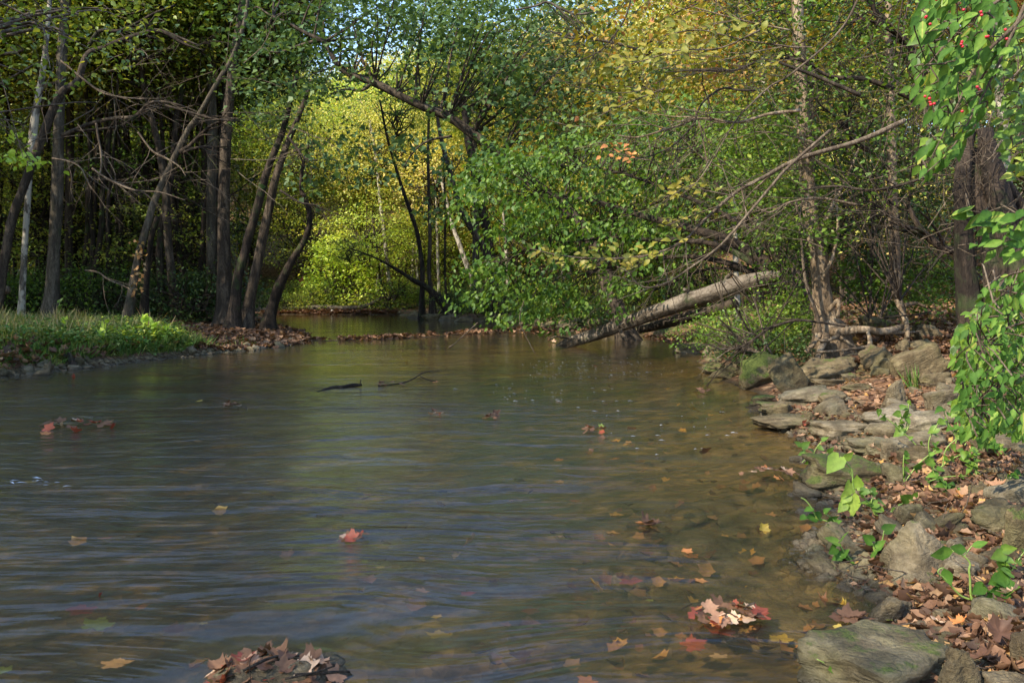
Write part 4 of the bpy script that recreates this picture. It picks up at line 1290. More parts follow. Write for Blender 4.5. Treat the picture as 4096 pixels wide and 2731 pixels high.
# ------------------------------------------------------------------ bare arching branches in front of the right thicket
RB = [
    ("long bare branch sweeping from the right thicket down over the log", [(905, 120, 5), (860, 140, 5), (800, 158, 4.5), (765, 176, 4), (736, 192, 3.6), (704, 220, 3), (689, 236, 2.6), (672, 247, 2), (640, 256, 1.4), (600, 260, .9)], 7.6, 'twig'),
    ("bare branch curving down to a hook above the water end of the log", [(830, 130, 3), (790, 165, 3), (772, 185, 2.8), (730, 235, 2.4), (712, 252, 2.2), (691, 267, 2), (666, 283, 1.8), (647, 287, 1.6), (636, 282, 1.4), (628, 272, 1.2), (617, 266, 1)], 7.3, 'twig'),
    ("sunlit white branch running left through the middle of the bush", [(800, 110, 3.6), (768, 114, 3.2), (745, 121, 3), (730, 122, 2.8), (712, 119, 2.6), (695, 119, 2.6), (680, 125, 2.4), (663, 130, 2.2), (638, 137, 1.8), (617, 135, 1)], 8, 'barkt'),
    ("thin straight twig dropping from the white branch", [(694, 108, 1.6), (699, 122, 1.6), (704, 145, 1.4), (709, 172, 1)], 8, 'barkt'),
    ("bowed bare branch looping under the white one to the left", [(755, 90, 2.4), (740, 90, 2.4), (723, 88, 2.2), (708, 97, 2.2), (699, 108, 2), (694, 122, 1.9), (685, 134, 1.8), (672, 146, 1.6), (660, 152, 1.4), (645, 157, 1.2), (631, 157, .8)], 7.8, 'twigd'),
    ("long cane arching down from the top edge on the right", [(862, -10, 2.4), (846, 22, 2.2), (826, 45, 2.2), (801, 66, 2.2), (785, 78, 2), (769, 87, 2), (750, 105, 1.8), (736, 120, 1.6), (718, 150, 1.4), (700, 178, 1.2), (680, 196, .8)], 5.6, 'twig'),
    ("dark crooked branch crossing behind the yellow leaves", [(860, 95, 4.5), (830, 82, 4), (800, 70, 3.4), (765, 60, 2.6), (735, 70, 2.2), (700, 70, 1.8), (665, 72, 1)], 8.6, 'twigd'),
    ("dark branch running level across the thicket to the right", [(925, 105, 6), (895, 90, 5.5), (865, 79, 5), (830, 76, 4.2), (800, 60, 3), (780, 58, 2)], 9, 'barkd'),
    ("thick dark branch slanting through the top right thicket", [(925, 75, 7), (912, 50, 6.5), (900, 36, 6), (883, 24, 5.5), (872, 5, 4.5), (865, -15, 4)], 9.2, 'barkd'),
    ("grey branch with a forked tip near the top edge", [(640, 50, 2.2), (620, 44, 2.8), (600, 40, 2.8), (585, 36, 2.4), (570, 38, 2), (548, 30, 1.2)], 12, 'barkg'),
    ("pale branch dipping from the top edge left of the yellow leaves", [(515, 10, 1.8), (535, 6, 2.2), (547, 2, 2.4), (560, 8, 2.6), (575, 14, 2.4), (590, 13, 1.6)], 12, 'barkg'),
    ("slim branch hanging from the top edge between yellow and green", [(632, -5, 1.6), (625, 18, 1.6), (612, 38, 1.5), (598, 52, 1.2), (575, 62, 1)], 10, 'twigd'),
    ("pale dead bough with sunlit twigs right of the log's upper end", [(860, 205, 2.6), (820, 198, 2.6), (790, 202, 2.4), (770, 212, 2), (752, 205, 1.4)], 9, 'twig'),
    ("broken dark limb leaning on the brush in the right thicket", [(868, 150, 5), (855, 142, 5.5), (845, 128, 5), (838, 118, 4)], 9.4, 'barkd'),
    ("heavy dark limb bending left from the vine-clad trunk", [(970, 250, 9), (950, 250, 8), (935, 243, 7.5), (920, 228, 6.5), (912, 214, 5), (905, 195, 3.5)], 9.2, 'barkd'),
    ("low dead branch lying out over the dark water's edge rocks", [(845, 326, 2), (820, 322, 2.5), (795, 320, 3), (770, 328, 3), (752, 340, 2.6), (735, 350, 2)], 9.6, 'twigd'),
    ("leaning grey stick between the mossy boulder and the brush", [(790, 368, 4), (770, 358, 5), (752, 350, 5), (735, 345, 4)], 9.8, 'twig'),
    ("hanging cane with its tip trailing in the water left of the log", [(572, 312, .9), (576, 322, .9), (581, 333, .9), (586, 342, .8)], 16, 'twig'),
    ("thin cane dipping into the stream beside the bush", [(524, 300, 1), (520, 315, 1), (521, 325, 1), (528, 340, 1), (535, 353, .8)], 14, 'twig'),
    ("long twig slanting to a small seed cluster above the water", [(478, 322, 1.2), (468, 331, 1.1), (455, 343, 1), (449, 347, 2)], 15, 'twig'),
    ("pale twig bundle crossing the upper right yellow foliage", [(790, 30, 1.6), (750, 22, 1.6), (718, 14, 1.4), (690, 6, 1)], 8.5, 'barkt'),
    ("grey limb passing the top of the two pale bank trees", [(930, 175, 3), (900, 185, 3), (870, 190, 2.8), (835, 186, 2.4), (800, 190, 1.6)], 8.8, 'twigd'),
]
for i, (lab, pts_, d, mat) in enumerate(RB):
    thin = pts_[0][2] < 1.3
    limb_thing(lab, pts_, d, mat, 0 if thin else 9, .75, 400 + i, name="bare_branch")

# tangle of fine dead twigs (nobody could count them)
rng = rs(640)
ln = []
for i in range(90):
    q = poly_sample(rng, [(640, 60), (960, 20), (1000, 200), (960, 300), (820, 300), (740, 250), (690, 230), (640, 170)], 1)[0]
    dd = np.array([-.8 * (1 if rng.rand() < .7 else -1), rng.randn() * .4, rng.randn() * .45])
    fork(rng, P(q[0], q[1], 8 + 3 * rng.rand()), dd, .9 + .8 * rng.rand(), .006, 2, ln, .14, -.03, 3, .55, .6)
for i in range(60):
    q = poly_sample(rng, [(925, 100), (1000, 95), (1010, 175), (975, 185), (930, 180)], 1)[0]
    fork(rng, P(q[0], q[1], 6.6 + .6 * rng.rand()), rng.randn(3), .5, .005, 1, ln, .3, -.05, 4, .8, .6)
for i in range(34):
    q = poly_sample(rng, [(0, 20), (240, 10), (300, 120), (230, 200), (60, 200)], 1)[0]
    fork(rng, P(q[0], q[1], 15 + 6 * rng.rand()), np.array([rng.randn(), rng.randn() * .4, rng.randn() * .5]), 1.4, .010, 2, ln, .14, -.03, 3, .55, .6)
tgl = link("dead_twigs", tube_mesh("dead_twigs", ln, 3), M['twig'])
tag(tgl, "tangled fine dead twigs all through the thickets on both banks", "twigs", kind='stuff')

# ------------------------------------------------------------------ right bank trees
A = trunk_px([(831, 338, 30), (829, 330, 26), (825, 315, 17), (822, 296, 14.5), (820, 277, 13.5), (818, 255, 13), (813, 236, 12), (809, 205, 11), (806, 160, 11), (802, 100, 10), (798, 20, 9), (796, -60, 8)], 10.2)
S = spline(A, 60)
S[:, 3] *= 1.28
base = S[0, :3].copy()
t = thing("tree", "sunlit tan tree with thick roots gripping the rocks on the right bank", "tree", base)
link("trunk", tube_mesh("trunk", [S], 20, .07, 3, True, base), M['barkt'], t)
for q in [[(833, 331, 12, 0), (842, 331, 8.5, -.1), (858, 329, 8, -.15), (868, 329, 7.5, -.15), (878, 331, 8, -.15), (890, 330, 7.5, -.1), (903, 326, 5, .1)],
          [(826, 336, 9, -.1), (824, 343, 6.5, -.25), (820, 350, 6, -.35), (817, 360, 5, -.5)],
          [(868, 332, 3.5, -.2), (870, 340, 4, -.3), (869, 346, 4.5, -.35), (863, 352, 4.5, -.4), (861, 362, 4, -.5)],
          [(870, 346, 3.5, -.4), (855, 348, 3, -.45), (840, 350, 2.6, -.5), (816, 352, 2.2, -.5)],
          [(838, 335, 5, -.2), (828, 340, 3, -.3), (818, 339, 2.5, -.3), (816, 333, 2.2, -.2)],
          [(840, 337, 4, -.2), (848, 342, 3, -.3), (856, 347, 2, -.3)],
          [(832, 362, 1.2, -.6), (845, 358, 1.6, -.5), (858, 353, 1.4, -.5)],
          [(890, 332, 4, -.1), (908, 332, 3, .1), (920, 331, 1.5, .3)],
          [(821, 333, 5, -.1), (812, 345, 4, -.2), (806, 352, 5, -.2)]]:
    B = spline(np.array([[*P(a, b, 10.0 + e), ww / FP * 10 * .5] for a, b, ww, e in q]), 18)
    link("root", tube_mesh("root", [B], 8, .1, 5, True, base), M['barkt'], t)
for q in [[(822, 280, 4, 0), (833, 255, 3.4, 0), (838, 225, 3, .2), (835, 190, 2, .4)], [(829, 310, 5, -.05), (838, 300, 4, -.1), (838, 318, 4, -.15)], [(818, 240, 5, 0), (830, 210, 4, .2), (850, 170, 3, .4), (870, 120, 2, .8)]]:
    B = spline(np.array([[*P(a, b, 10.0 + e), ww / FP * 10 * .5] for a, b, ww, e in q]), 14)
    link("limb", tube_mesh("limb", [B], 8, .06, 6, True, base), M['barkt'], t)
t2 = hero_tree("smooth pale trunk with a root spilling over the ledge, right of the rooted tree", [(907, 335, 5), (904, 318, 6), (900, 305, 7), (896, 292, 9), (895, 280, 10.5), (895, 262, 10.5), (894, 235, 10), (893, 208, 9.5), (892, 160, 9), (890, 90, 8), (888, 0, 7), (886, -60, 6)], 10.3, 'barkt',
               limbs=[[(897, 300, 5, -.1), (901, 311, 5, -.2), (906, 322, 5, -.3), (908, 338, 4, -.4)], [(905, 305, 5, 0), (915, 303, 4, .1), (925, 306, 3, .1)]], seed=95, n=14, flare=False)
hero_tree("young tan stem close against the left side of the rooted tree", [(820, 330, 4), (816, 312, 3.6), (808, 290, 3.4), (804, 270, 3), (801, 240, 2.6), (796, 200, 2)], 9.9, 'twig', seed=96, n=7)
vt = [(972, 312, 26, 0), (968, 290, 20, 0), (964, 250, 17, 0), (963, 215, 16, 0), (962, 185, 15, 0), (966, 150, 13, .1), (975, 100, 12, .2), (982, 60, 11, .3), (985, 10, 10, .4), (990, -50, 9, .5)]
t3 = hero_tree("dark shaggy tree of several trunks grown together at the right edge", vt, 7.4, 'barkd',
               limbs=[[(1000, 312, 30, -.1), (994, 270, 22, -.1), (985, 220, 19, 0), (975, 180, 16, .1), (972, 150, 13, .2)],
                      [(1024, 318, 40, -.2), (1016, 270, 32, -.2), (1004, 215, 27, -.1), (992, 170, 22, 0), (985, 130, 16, .1)],
                      [(1040, 260, 18, .1), (1024, 215, 14, .1), (1006, 185, 12, .1), (990, 165, 10, .1)],
                      [(1018, 230, 10, -.2), (1024, 210, 9, -.2), (1040, 190, 8, -.2)]], seed=97, n=16, rough=.1)
hero_tree("pale trunk glimpsed behind the berry branch near the right edge", [(1006, 180, 12), (1004, 150, 10.5), (1002, 120, 10), (1000, 95, 9), (997, 60, 8), (993, 0, 7)], 13, 'barkw', seed=98, n=10)
hero_tree("broad brown trunk rising behind the thicket at the upper right", [(798, 240, 18), (800, 190, 17), (803, 140, 16), (805, 100, 15), (806, 50, 14.5), (805, 0, 14), (804, -50, 13)], 17, 'bark', [('broad', 805, -70, 1, .9, 'yg')], seed=99, n=12)
hero_tree("white-lit trunk standing on the hillside at the top right", [(763, 120, 6), (764, 80, 6), (763, 40, 6), (762, 0, 5.5), (761, -40, 5)], 26, 'barkw', [('broad', 770, -50, 1, 1, 'rust')], seed=100, n=9)
hero_tree("slim dark trunk next to the white-lit one on the hillside", [(776, 120, 6), (776, 60, 6), (774, 20, 5.5), (773, -30, 5)], 25, 'bark', seed=101, n=9)
hero_tree("pale pink-grey trunk standing behind the fallen log's upper half", [(738, 330, 7), (737, 300, 6.5), (736, 275, 6), (735, 240, 5.5), (733, 200, 5)], 18, 'barkw', seed=102, n=9)

# ------------------------------------------------------------------ fallen logs
def log_thing(label, pts, mat, rough=.05, seed=0, n=18, name="fallen_log", cat="log", stubs=()):
    A = np.array([[*P(a, b, d), ww / FP * d * .5] for a, b, ww, d in pts])
    S = spline(A, 46)
    b = S[0, :3].copy()
    t = thing(name, label, cat, b)
    link("trunk", tube_mesh("trunk", [S], n, rough, seed, True, b), M[mat], t)
    for s in stubs:
        B = spline(np.array([[*P(a, c, d), ww / FP * d * .5] for a, c, ww, d in s]), 8)
        link("branch_stub", tube_mesh("branch_stub", [B], 7, .1, seed, True, b), M[mat], t)
    return t


log_thing("large bare brown log slanting from the right bank down into the stream", [(550, 350, 3, 18), (560, 346, 7, 17.8), (572, 341.5, 10.5, 17.5), (592, 335, 11.5, 17), (620, 325, 13, 16.2), (650, 314, 14, 15.3), (680, 303, 15.5, 14.4), (710, 294, 16.5, 13.6), (735, 286, 17, 12.9), (752, 281.5, 16.5, 12.5), (768, 278, 14, 12.1), (779, 275, 9, 11.9)], 'logb', .055, 8, 24,
          stubs=[[(571, 338, 2, 17.5), (562, 337, 2, 17.3), (555, 336, 1.6, 17.2), (549, 340, 1.2, 17.2)], [(690, 296, 5, 14.2), (688, 291, 4, 14.1), (684, 289, 3, 14)], [(725, 283, 5, 13.2), (727, 277, 4, 13.1), (731, 273, 3, 13.1)], [(620, 330, 4, 16), (624, 336, 3, 15.9), (626, 341, 2, 15.9)]])
log_thing("thinner grey log lying half hidden behind the big slanting one", [(640, 329, 8, 17.5), (665, 323, 10, 16.8), (690, 316, 11, 16), (717, 309, 11, 15.2), (735, 303, 10, 14.8)], 'bark', .06, 9, 14)
log_thing("green moss-covered log lying across the left forest floor", [(131, 306, 9, 27.5), (150, 307, 12, 27.3), (175, 308, 13, 27), (200, 311, 13, 26.5), (226, 314, 12, 26)], 'mosslog', .05, 10, 16)
log_thing("long grey fallen trunk lying along the far shore", [(236, 309, 5, 46.5), (262, 309.5, 5, 46.6), (300, 308.5, 5.4, 46.8), (322, 307, 5.6, 46.8), (345, 308, 5.4, 46.8), (362, 306.5, 4.8, 47), (374, 302, 4, 47.2), (381, 298, 3, 47.4)], 'barkg', .05, 11, 10)
log_thing("thin bowed branch lying on the far bank above the grey trunk", [(325, 304, 2, 48.5), (338, 304, 2, 48.5), (352, 301, 2, 48.5), (362, 303, 1.6, 48.5)], 'barkg', .05, 12, 7)
log_thing("sun-bleached white driftwood fork at the edge of the far pool", [(331, 310.5, 4, 46), (336, 313, 2.8, 46), (346, 313.4, 2.6, 46), (358, 313.8, 2, 46), (366, 314.3, 1.2, 46)], 'bleach', .05, 13, 9, name="driftwood", cat="driftwood",
          stubs=[[(332, 316.2, 3, 45.6), (338, 315.4, 2.2, 45.6), (350, 315, 1.6, 45.6)]])
log_thing("cut end of a pale log poking in at the far left edge", [(-12, 293, 8, 21), (2, 290.5, 8, 21), (9, 289, 7.5, 21)], 'twig', .04, 14, 10)
log_thing("dark arched root on the mud at the foot of the left bank", [(17, 370, 3, 12.2), (26, 361, 4, 12.2), (36, 353, 4.5, 12.4), (47, 351, 4.5, 12.5), (58, 355, 4.5, 12.4), (66, 363, 3, 12.2)], 'barkd', .1, 15, 8, name="root", cat="root")
log_thing("black stub of rotten wood beside the arched root", [(76, 371, 7, 12.1), (72, 362, 7, 12.2), (69, 353, 4, 12.3)], 'barkd', .16, 16, 9, name="rotten_stump", cat="stump")
log_thing("moss-dark floating stick lying in midstream", [(316, 391.5, 1, 9.35), (324, 389.5, 2.6, 9.5), (334, 387, 3.8, 9.7), (342, 386.6, 3.4, 9.7), (352, 385, 3.8, 9.8), (362, 384.5, 2.4, 9.8)], 'barkd', .1, 17, 8, name="floating_stick", cat="stick", stubs=[[(360, 385, 1.2, 9.7), (360.5, 381, 1, 9.7), (361, 379, .8, 9.7)]])
log_thing("twig arching out of the water right of the floating stick", [(378, 385, 1.5, 9.9), (400, 383, 1.5, 10), (412, 379, 1.4, 10), (422, 373, 1.2, 10), (430, 371, 1, 10), (440, 371, .8, 10)], 'twigd', .05, 18, 6, name="floating_twig", cat="twig", stubs=[[(420, 376, 1, 10), (430, 380, 1, 10), (436, 381, 1, 10)]])
for i in range(12):
    rng = rs(880 + i)
    y = 47.2 + 1.5 * rng.rand()
    x = -8.2 + 2.6 * rng.rand()
    z = float(height(np.array(x), np.array(y)))
    ln = [wander(rng, (x, y, z + .2 * rng.rand()), (rng.randn(), rng.randn() * .3, .15 * rng.randn()), 2.2, .07, .02, 8, .12)]
    tag(link("driftwood", tube_mesh("driftwood", ln, 6, .1), M['barkg' if i % 2 else 'bark']), "one of the grey sticks jumbled in the driftwood pile on the far shore", "driftwood", "driftwood pile on the far shore")


# ------------------------------------------------------------------ rocks
def ico(n):
    bm = bmesh.new()
    bmesh.ops.create_icosphere(bm, subdivisions=n, radius=1.0)
    V = np.array([v.co[:] for v in bm.verts])
    F = np.array([[v.index for v in f.verts] for f in bm.faces])
    bm.free()
    return V, F


ICO = {2: ico(2), 3: ico(3), 4: ico(4), 5: ico(5)}


def rock_mesh(seed, sub=4, style='block', rough=1.0):
    rng = rs(seed)
    V, F = ICO[sub]
    pl = []
    for ax in range(3 if style != 'pyramid' else 0):
        for sg in (-1, 1):
            nrm = np.zeros(3)
            nrm[ax] = sg
            nrm = norm(nrm + rng.randn(3) * (.07 if style == 'box' else (.13 if style == 'block' else .34)))
            pl.append((nrm, .8 + .2 * rng.rand()))
    if style == 'pyramid':
        for a in (.5, 2.0, 3.5, 5.1):
            pl.append((norm(np.array([math.cos(a), math.sin(a), .62])), .62))
        pl.append((np.array([0, 0, -1.0]), .8))
        pl.append((np.array([.1, 0, 1.0]), 1.05))
    for i in range({'block': 9, 'box': 4, 'pyramid': 3}.get(style, 12)):
        pl.append((norm(rng.randn(3)), .88 + .25 * rng.rand()))
    acc = np.full(len(V), 1e-9)
    for nrm, h in pl:
        q = np.maximum(V @ nrm, 1e-4) / h
        acc += q ** 24
    r = acc ** (-1 / 24)
    for k, (f, a) in enumerate([(2.3, .10), (5.1, .065), (11, .032), (23, .018), (41, .010)]):
        w_ = rng.randn(3, 3)
        ph = rng.rand(3) * 6
        nn = np.sin(f * (V @ w_[0]) + ph[0]) * np.sin(f * (V @ w_[1]) + ph[1]) + .5 * np.sin(f * 1.7 * (V @ w_[2]) + ph[2])
        r = r * (1 + a * rough * nn)
    W = V * r[:, None]
    # bedding ledges
    led = np.sin(W[:, 2] * (3.5 + 2.5 * rng.rand()) + rng.rand() * 6 + .8 * W[:, 0] + .5 * np.sin(W[:, 1] * 3))
    W[:, :2] *= (1 + .028 * rough * np.sign(led) * np.minimum(np.abs(led) * 3, 1))[:, None]
    me = mesh_np("rock", W, F, smooth=True)
    return me


ROCKS = {('block', 3): [rock_mesh(900 + i, 3) for i in range(6)], ('wedge', 3): [rock_mesh(930 + i, 3, 'wedge') for i in range(6)]}


def rock_at(me, loc, size, rot, label, moss=0.0, pale=0.0, group=None, name="rock", cat="rock"):
    o = link(name, me, M['rock'], None, [float(v) for v in loc], rot, [float(v) for v in size])
    o['moss'] = float(moss)
    o['pale'] = float(pale)
    tag(o, label, cat, group)
    return o


def rock_px(x0, y0, x1, y1, label, style='block', dr=.75, roll=0.0, pitch=0.0, yaw=0.0, moss=0.0, pale=0.0, sub=4, seed=None, hfac=1.0, sink=.2, contact=1.0, d=None):
    seed = int(x0 * 7 + y0 * 13) if seed is None else seed
    yb = y0 + (y1 - y0) * contact
    p = gh((x0 + x1) / 2, yb) if d is None else np.array([((x0 + x1) / 2 - 512) / FP * d, d, CAMH + (HZ - yb) / FP * d])
    dd = p[1]
    wdt = (x1 - x0) / FP * dd
    app = (y1 - y0) / FP * dd
    dep = wdt * dr
    el = (yb - HZ) / FP
    h = max(app - dep * el * .8, app * .45) * hfac
    dep = min(dep, app / max(el, .02) * .8 + .05)
    cz = CAMH + (HZ - y1) / FP * dd + h * .5 - h * sink * .3
    loc = (((x0 + x1) / 2 - 512) / FP * (dd + dep * .4), dd + dep * .4, cz)
    return rock_at(rock_mesh(seed, sub, style), loc, (wdt * .52, dep * .52, h * (.55 + sink * .3)), (R(pitch), R(roll), R(yaw)), label, moss, pale)


RK = [
    (738, 351, 781, 385, "large mossy boulder in shade, furthest left on the right bank", 'wedge', dict(moss=.75, roll=-8)),
    (772, 356, 806, 393, "tall tilted slab leaning right beside the shaded mossy boulder", 'box', dict(moss=.15, roll=-38, dr=.5)),
    (795, 358, 853, 383, "big overhanging tan slab under the rooted tree", 'block', dict(moss=.2, roll=-14, pitch=10)),
    (779, 386, 838, 404, "flat sunlit slab speckled pale, at the foot of the tilted slab", 'block', dict(moss=.12, pale=.5, roll=-6)),
    (752, 393, 776, 403, "small flat mossy rock at the water below the tilted slab", 'block', dict(moss=.6, roll=-6)),
    (757, 402, 808, 413, "low rock with a bright moss corner at the water's edge", 'block', dict(moss=.4)),
    (763, 413, 822, 429, "dark wet ridge-backed rock at the water's edge", 'wedge', dict(moss=.05, roll=-5)),
    (817, 419, 873, 438, "blocky tan rock with a flat pale top by the water", 'box', dict(moss=0, pale=.55, yaw=10)),
    (813, 378, 843, 386, "thin grey slab lying under the big overhanging one", 'block', dict(pale=.1)),
    (843, 383, 870, 392, "grey wedge of stone right of the flat sunlit slab", 'wedge', dict(pale=.1)),
    (820, 393, 845, 404, "two-humped greenish stone in the dry leaves", 'block', dict(moss=.3)),
    (806, 343, 819, 353, "small upright stone with a yellow leaf on top under the roots", 'block', dict(pale=.1)),
    (801, 351, 819, 361, "rounded knot-like stone under the left root", 'wedge', dict(pale=.3)),
    (832, 342, 845, 352, "yellowish cube of stone between the hanging roots", 'block', dict(pale=.3)),
    (843, 353, 863, 361, "yellowish slab tucked under the thin root", 'block', dict(pale=.3, roll=-12)),
    (862, 348, 891, 370, "mossy brown boulder right of the hanging root", 'wedge', dict(moss=.3)),
    (874, 358, 894, 375, "narrow pointed stone leaning on the mossy brown boulder", 'block', dict(moss=.15, roll=-52, dr=.5)),
    (894, 356, 909, 370, "lumpy lichen-pale stone left of the long brown slab", 'wedge', dict(pale=.3, moss=.15)),
    (893, 346, 944, 378, "long brown slab slanting up to the right", 'box', dict(roll=-30, dr=.5)),
    (908, 339, 932, 351, "sharp-edged tan stone on top of the bank", 'block', dict(pale=.2, roll=-10)),
    (898, 341, 912, 353, "green-tinged stone beside the sharp-edged tan one", 'wedge', dict(moss=.3)),
    (912, 324, 938, 341, "lichen-covered rock under the pale trunk's root", 'block', dict(moss=.2, pale=.15)),
    (862, 317, 888, 330, "dark craggy rock sitting on the thick horizontal root", 'wedge', dict()),
    (886, 300, 903, 322, "yellow mossy leaning stone beside the pale trunk", 'wedge', dict(moss=.65, roll=30)),
    (862, 408, 916, 431, "broad pale grey slab in the middle of the right bank", 'box', dict(pale=1, roll=-8)),
    (893, 411, 948, 436, "flat grey slab joined to the broad pale one", 'block', dict(pale=.7, roll=-8)),
    (927, 387, 956, 410, "tan jutting stone with a white leaf on it", 'block', dict(pale=.5, roll=-14)),
    (884, 386, 903, 411, "grey pointed stone standing in dry leaves", 'wedge', dict(pale=.2)),
    (920, 372, 950, 386, "dark slab in shade below the long brown slab", 'block', dict(roll=-8)),
    (862, 436, 902, 458, "grey layered slab below the broad pale one", 'block', dict(pale=.7, roll=-4)),
    (893, 432, 936, 452, "long grey slab half covered by trailing weeds", 'block', dict(pale=.6, roll=-5)),
    (880, 441, 896, 461, "squarish grey block propping the long slab", 'block', dict(pale=.4)),
    (805, 452, 889, 487, "big moss-topped rock at the bend of the shore", 'block', dict(moss=.48, dr=.6)),
    (845, 436, 905, 456, "grey flat slab above the big moss-topped rock", 'block', dict(pale=.8, roll=6)),
    (790, 455, 806, 463, "small dark wet stone beside the moss-topped rock", 'wedge', dict()),
    (786, 509, 811, 523, "rounded wet stone standing in shallow water left of the weeds", 'wedge', dict(pale=.2)),
    (974, 432, 1030, 456, "broad grey-brown rock under the leafy bush at the right edge", 'block', dict(pale=.3)),
    (970, 483, 991, 497, "small olive rock between weeds and the white slab", 'wedge', dict(moss=.1)),
    (988, 481, 1034, 507, "bright whitish slab at the right edge", 'block', dict(pale=1.3, roll=-18)),
    (973, 500, 1022, 538, "craggy brown rock with deep pits near the right edge", 'wedge', dict(moss=.05)),
    (921, 514, 959, 534, "angular brown stone with a sharp ridge among wet leaves", 'wedge', dict(roll=-18)),
    (897, 502, 924, 527, "flat wet stone beside the angular brown one", 'block', dict()),
    (1006, 511, 1034, 563, "moss-green rock cut by the right edge", 'block', dict(moss=.5)),
    (882, 524, 948, 588, "pyramid-shaped rock with bright green mossy ridges", 'pyramid', dict(moss=.24, pale=.5, dr=.85, hfac=1.3)),
    (817, 629, 948, 700, "large mossy block in the bottom right corner", 'box', dict(moss=.26, pale=.45, yaw=28, dr=.8, contact=.9, hfac=1.35)),
    (944, 645, 973, 700, "reddish upright stone right of the large mossy block", 'wedge', dict(dr=.9, contact=.9)),
    (877, 594, 908, 628, "wedge-shaped stone standing in the shallow inlet", 'wedge', dict(roll=12)),
    (941, 551, 995, 575, "flat-topped brown stone right of the mossy pyramid", 'block', dict(pale=.1)),
    (982, 548, 1003, 564, "small knobbly stone next to the red leaf", 'wedge', dict(pale=.2)),
    (934, 605, 968, 623, "low dark wet slab in the inlet", 'block', dict()),
    (930, 622, 1004, 650, "smooth wet slab awash behind the curled pink leaf", 'block', dict(hfac=.6)),
    (1014, 630, 1040, 676, "grainy moss-edged rock cut by the lower right edge", 'block', dict(moss=.3)),
    (984, 668, 1034, 700, "brown wet rock in the very bottom right corner", 'block', dict()),
    (990, 548, 1020, 572, "brown stone under the weeds near the right edge", 'wedge', dict()),
    (672, 342, 705, 356, "grey-green flat rock capped with an orange leaf at the leafy shore", 'block', dict(pale=.6, moss=.1)),
    (703, 345, 722, 356, "smaller grey-green rock next to the leaf-capped one", 'block', dict(pale=.5, moss=.2)),
    (702, 362, 726, 373, "black-green mossy rock at the dark water's edge", 'wedge', dict(moss=.5)),
    (720, 366, 742, 377, "low wet rock left of the large shaded boulder", 'wedge', dict(moss=.3)),
    (733, 355, 745, 365, "small mossy stone wedged behind the wet one", 'wedge', dict(moss=.4)),
    (238, 401, 246, 412, "round dark stone standing in the stream beside a leaf clump", 'wedge', dict(sub=3)),
    (94, 414, 101, 420, "tiny grey stone poking out of the water at the left", 'wedge', dict(sub=3)),
    (567, 519, 577, 526, "little dark stone breaking the surface left of a curled leaf", 'wedge', dict(sub=3)),
    (655, 518, 672, 527, "dark pitted stone breaking the surface in the shallows", 'wedge', dict(sub=3)),
    (790, 577, 804, 586, "small shiny wet stone in the clear shallows", 'wedge', dict(sub=3, pale=.5)),
    (551, 664, 570, 676, "dark mossy stone barely above water at the bottom", 'wedge', dict(sub=3, moss=.3)),
    (408, 313, 424, 320, "dark rock pile at the mouth of the far pool", 'wedge', dict(sub=3)),
    (424, 314, 446, 322, "mossy dark boulder at the feet of the pool's dark trees", 'wedge', dict(sub=3, moss=.3)),
    (441, 314, 460, 322, "grey ledge rock beside the leaning stump", 'block', dict(sub=3, pale=.3)),
    (455, 317, 475, 325, "black wet boulder right of the leaning stump", 'wedge', dict(sub=3)),
    (365, 315, 382, 320, "leaf-strewn dark rock in the far pool", 'wedge', dict(sub=3)),
    (399, 314, 412, 319, "small black rock in the far pool right of the driftwood", 'wedge', dict(sub=3)),
    (466, 326, 475, 332, "dark mossy lump on the leaf bar", 'wedge', dict(sub=3, moss=.4)),
    (536, 322, 556, 330, "dark slanting rock under the drooping bush", 'block', dict(sub=3, roll=-20)),
    (558, 322, 574, 329, "grey flat rock at the shore under the drooping bush", 'block', dict(sub=3, pale=.5)),
    (588, 318, 608, 328, "squat brown rock at the far end of the shore behind the log", 'block', dict(sub=3)),
    (610, 324, 628, 333, "flat stone at the water behind the log's lower end", 'block', dict(sub=3, pale=.3)),
]
for x0, y0, x1, y1, lab, st, kw in RK:
    rock_px(x0, y0, x1, y1, lab, st, **kw)

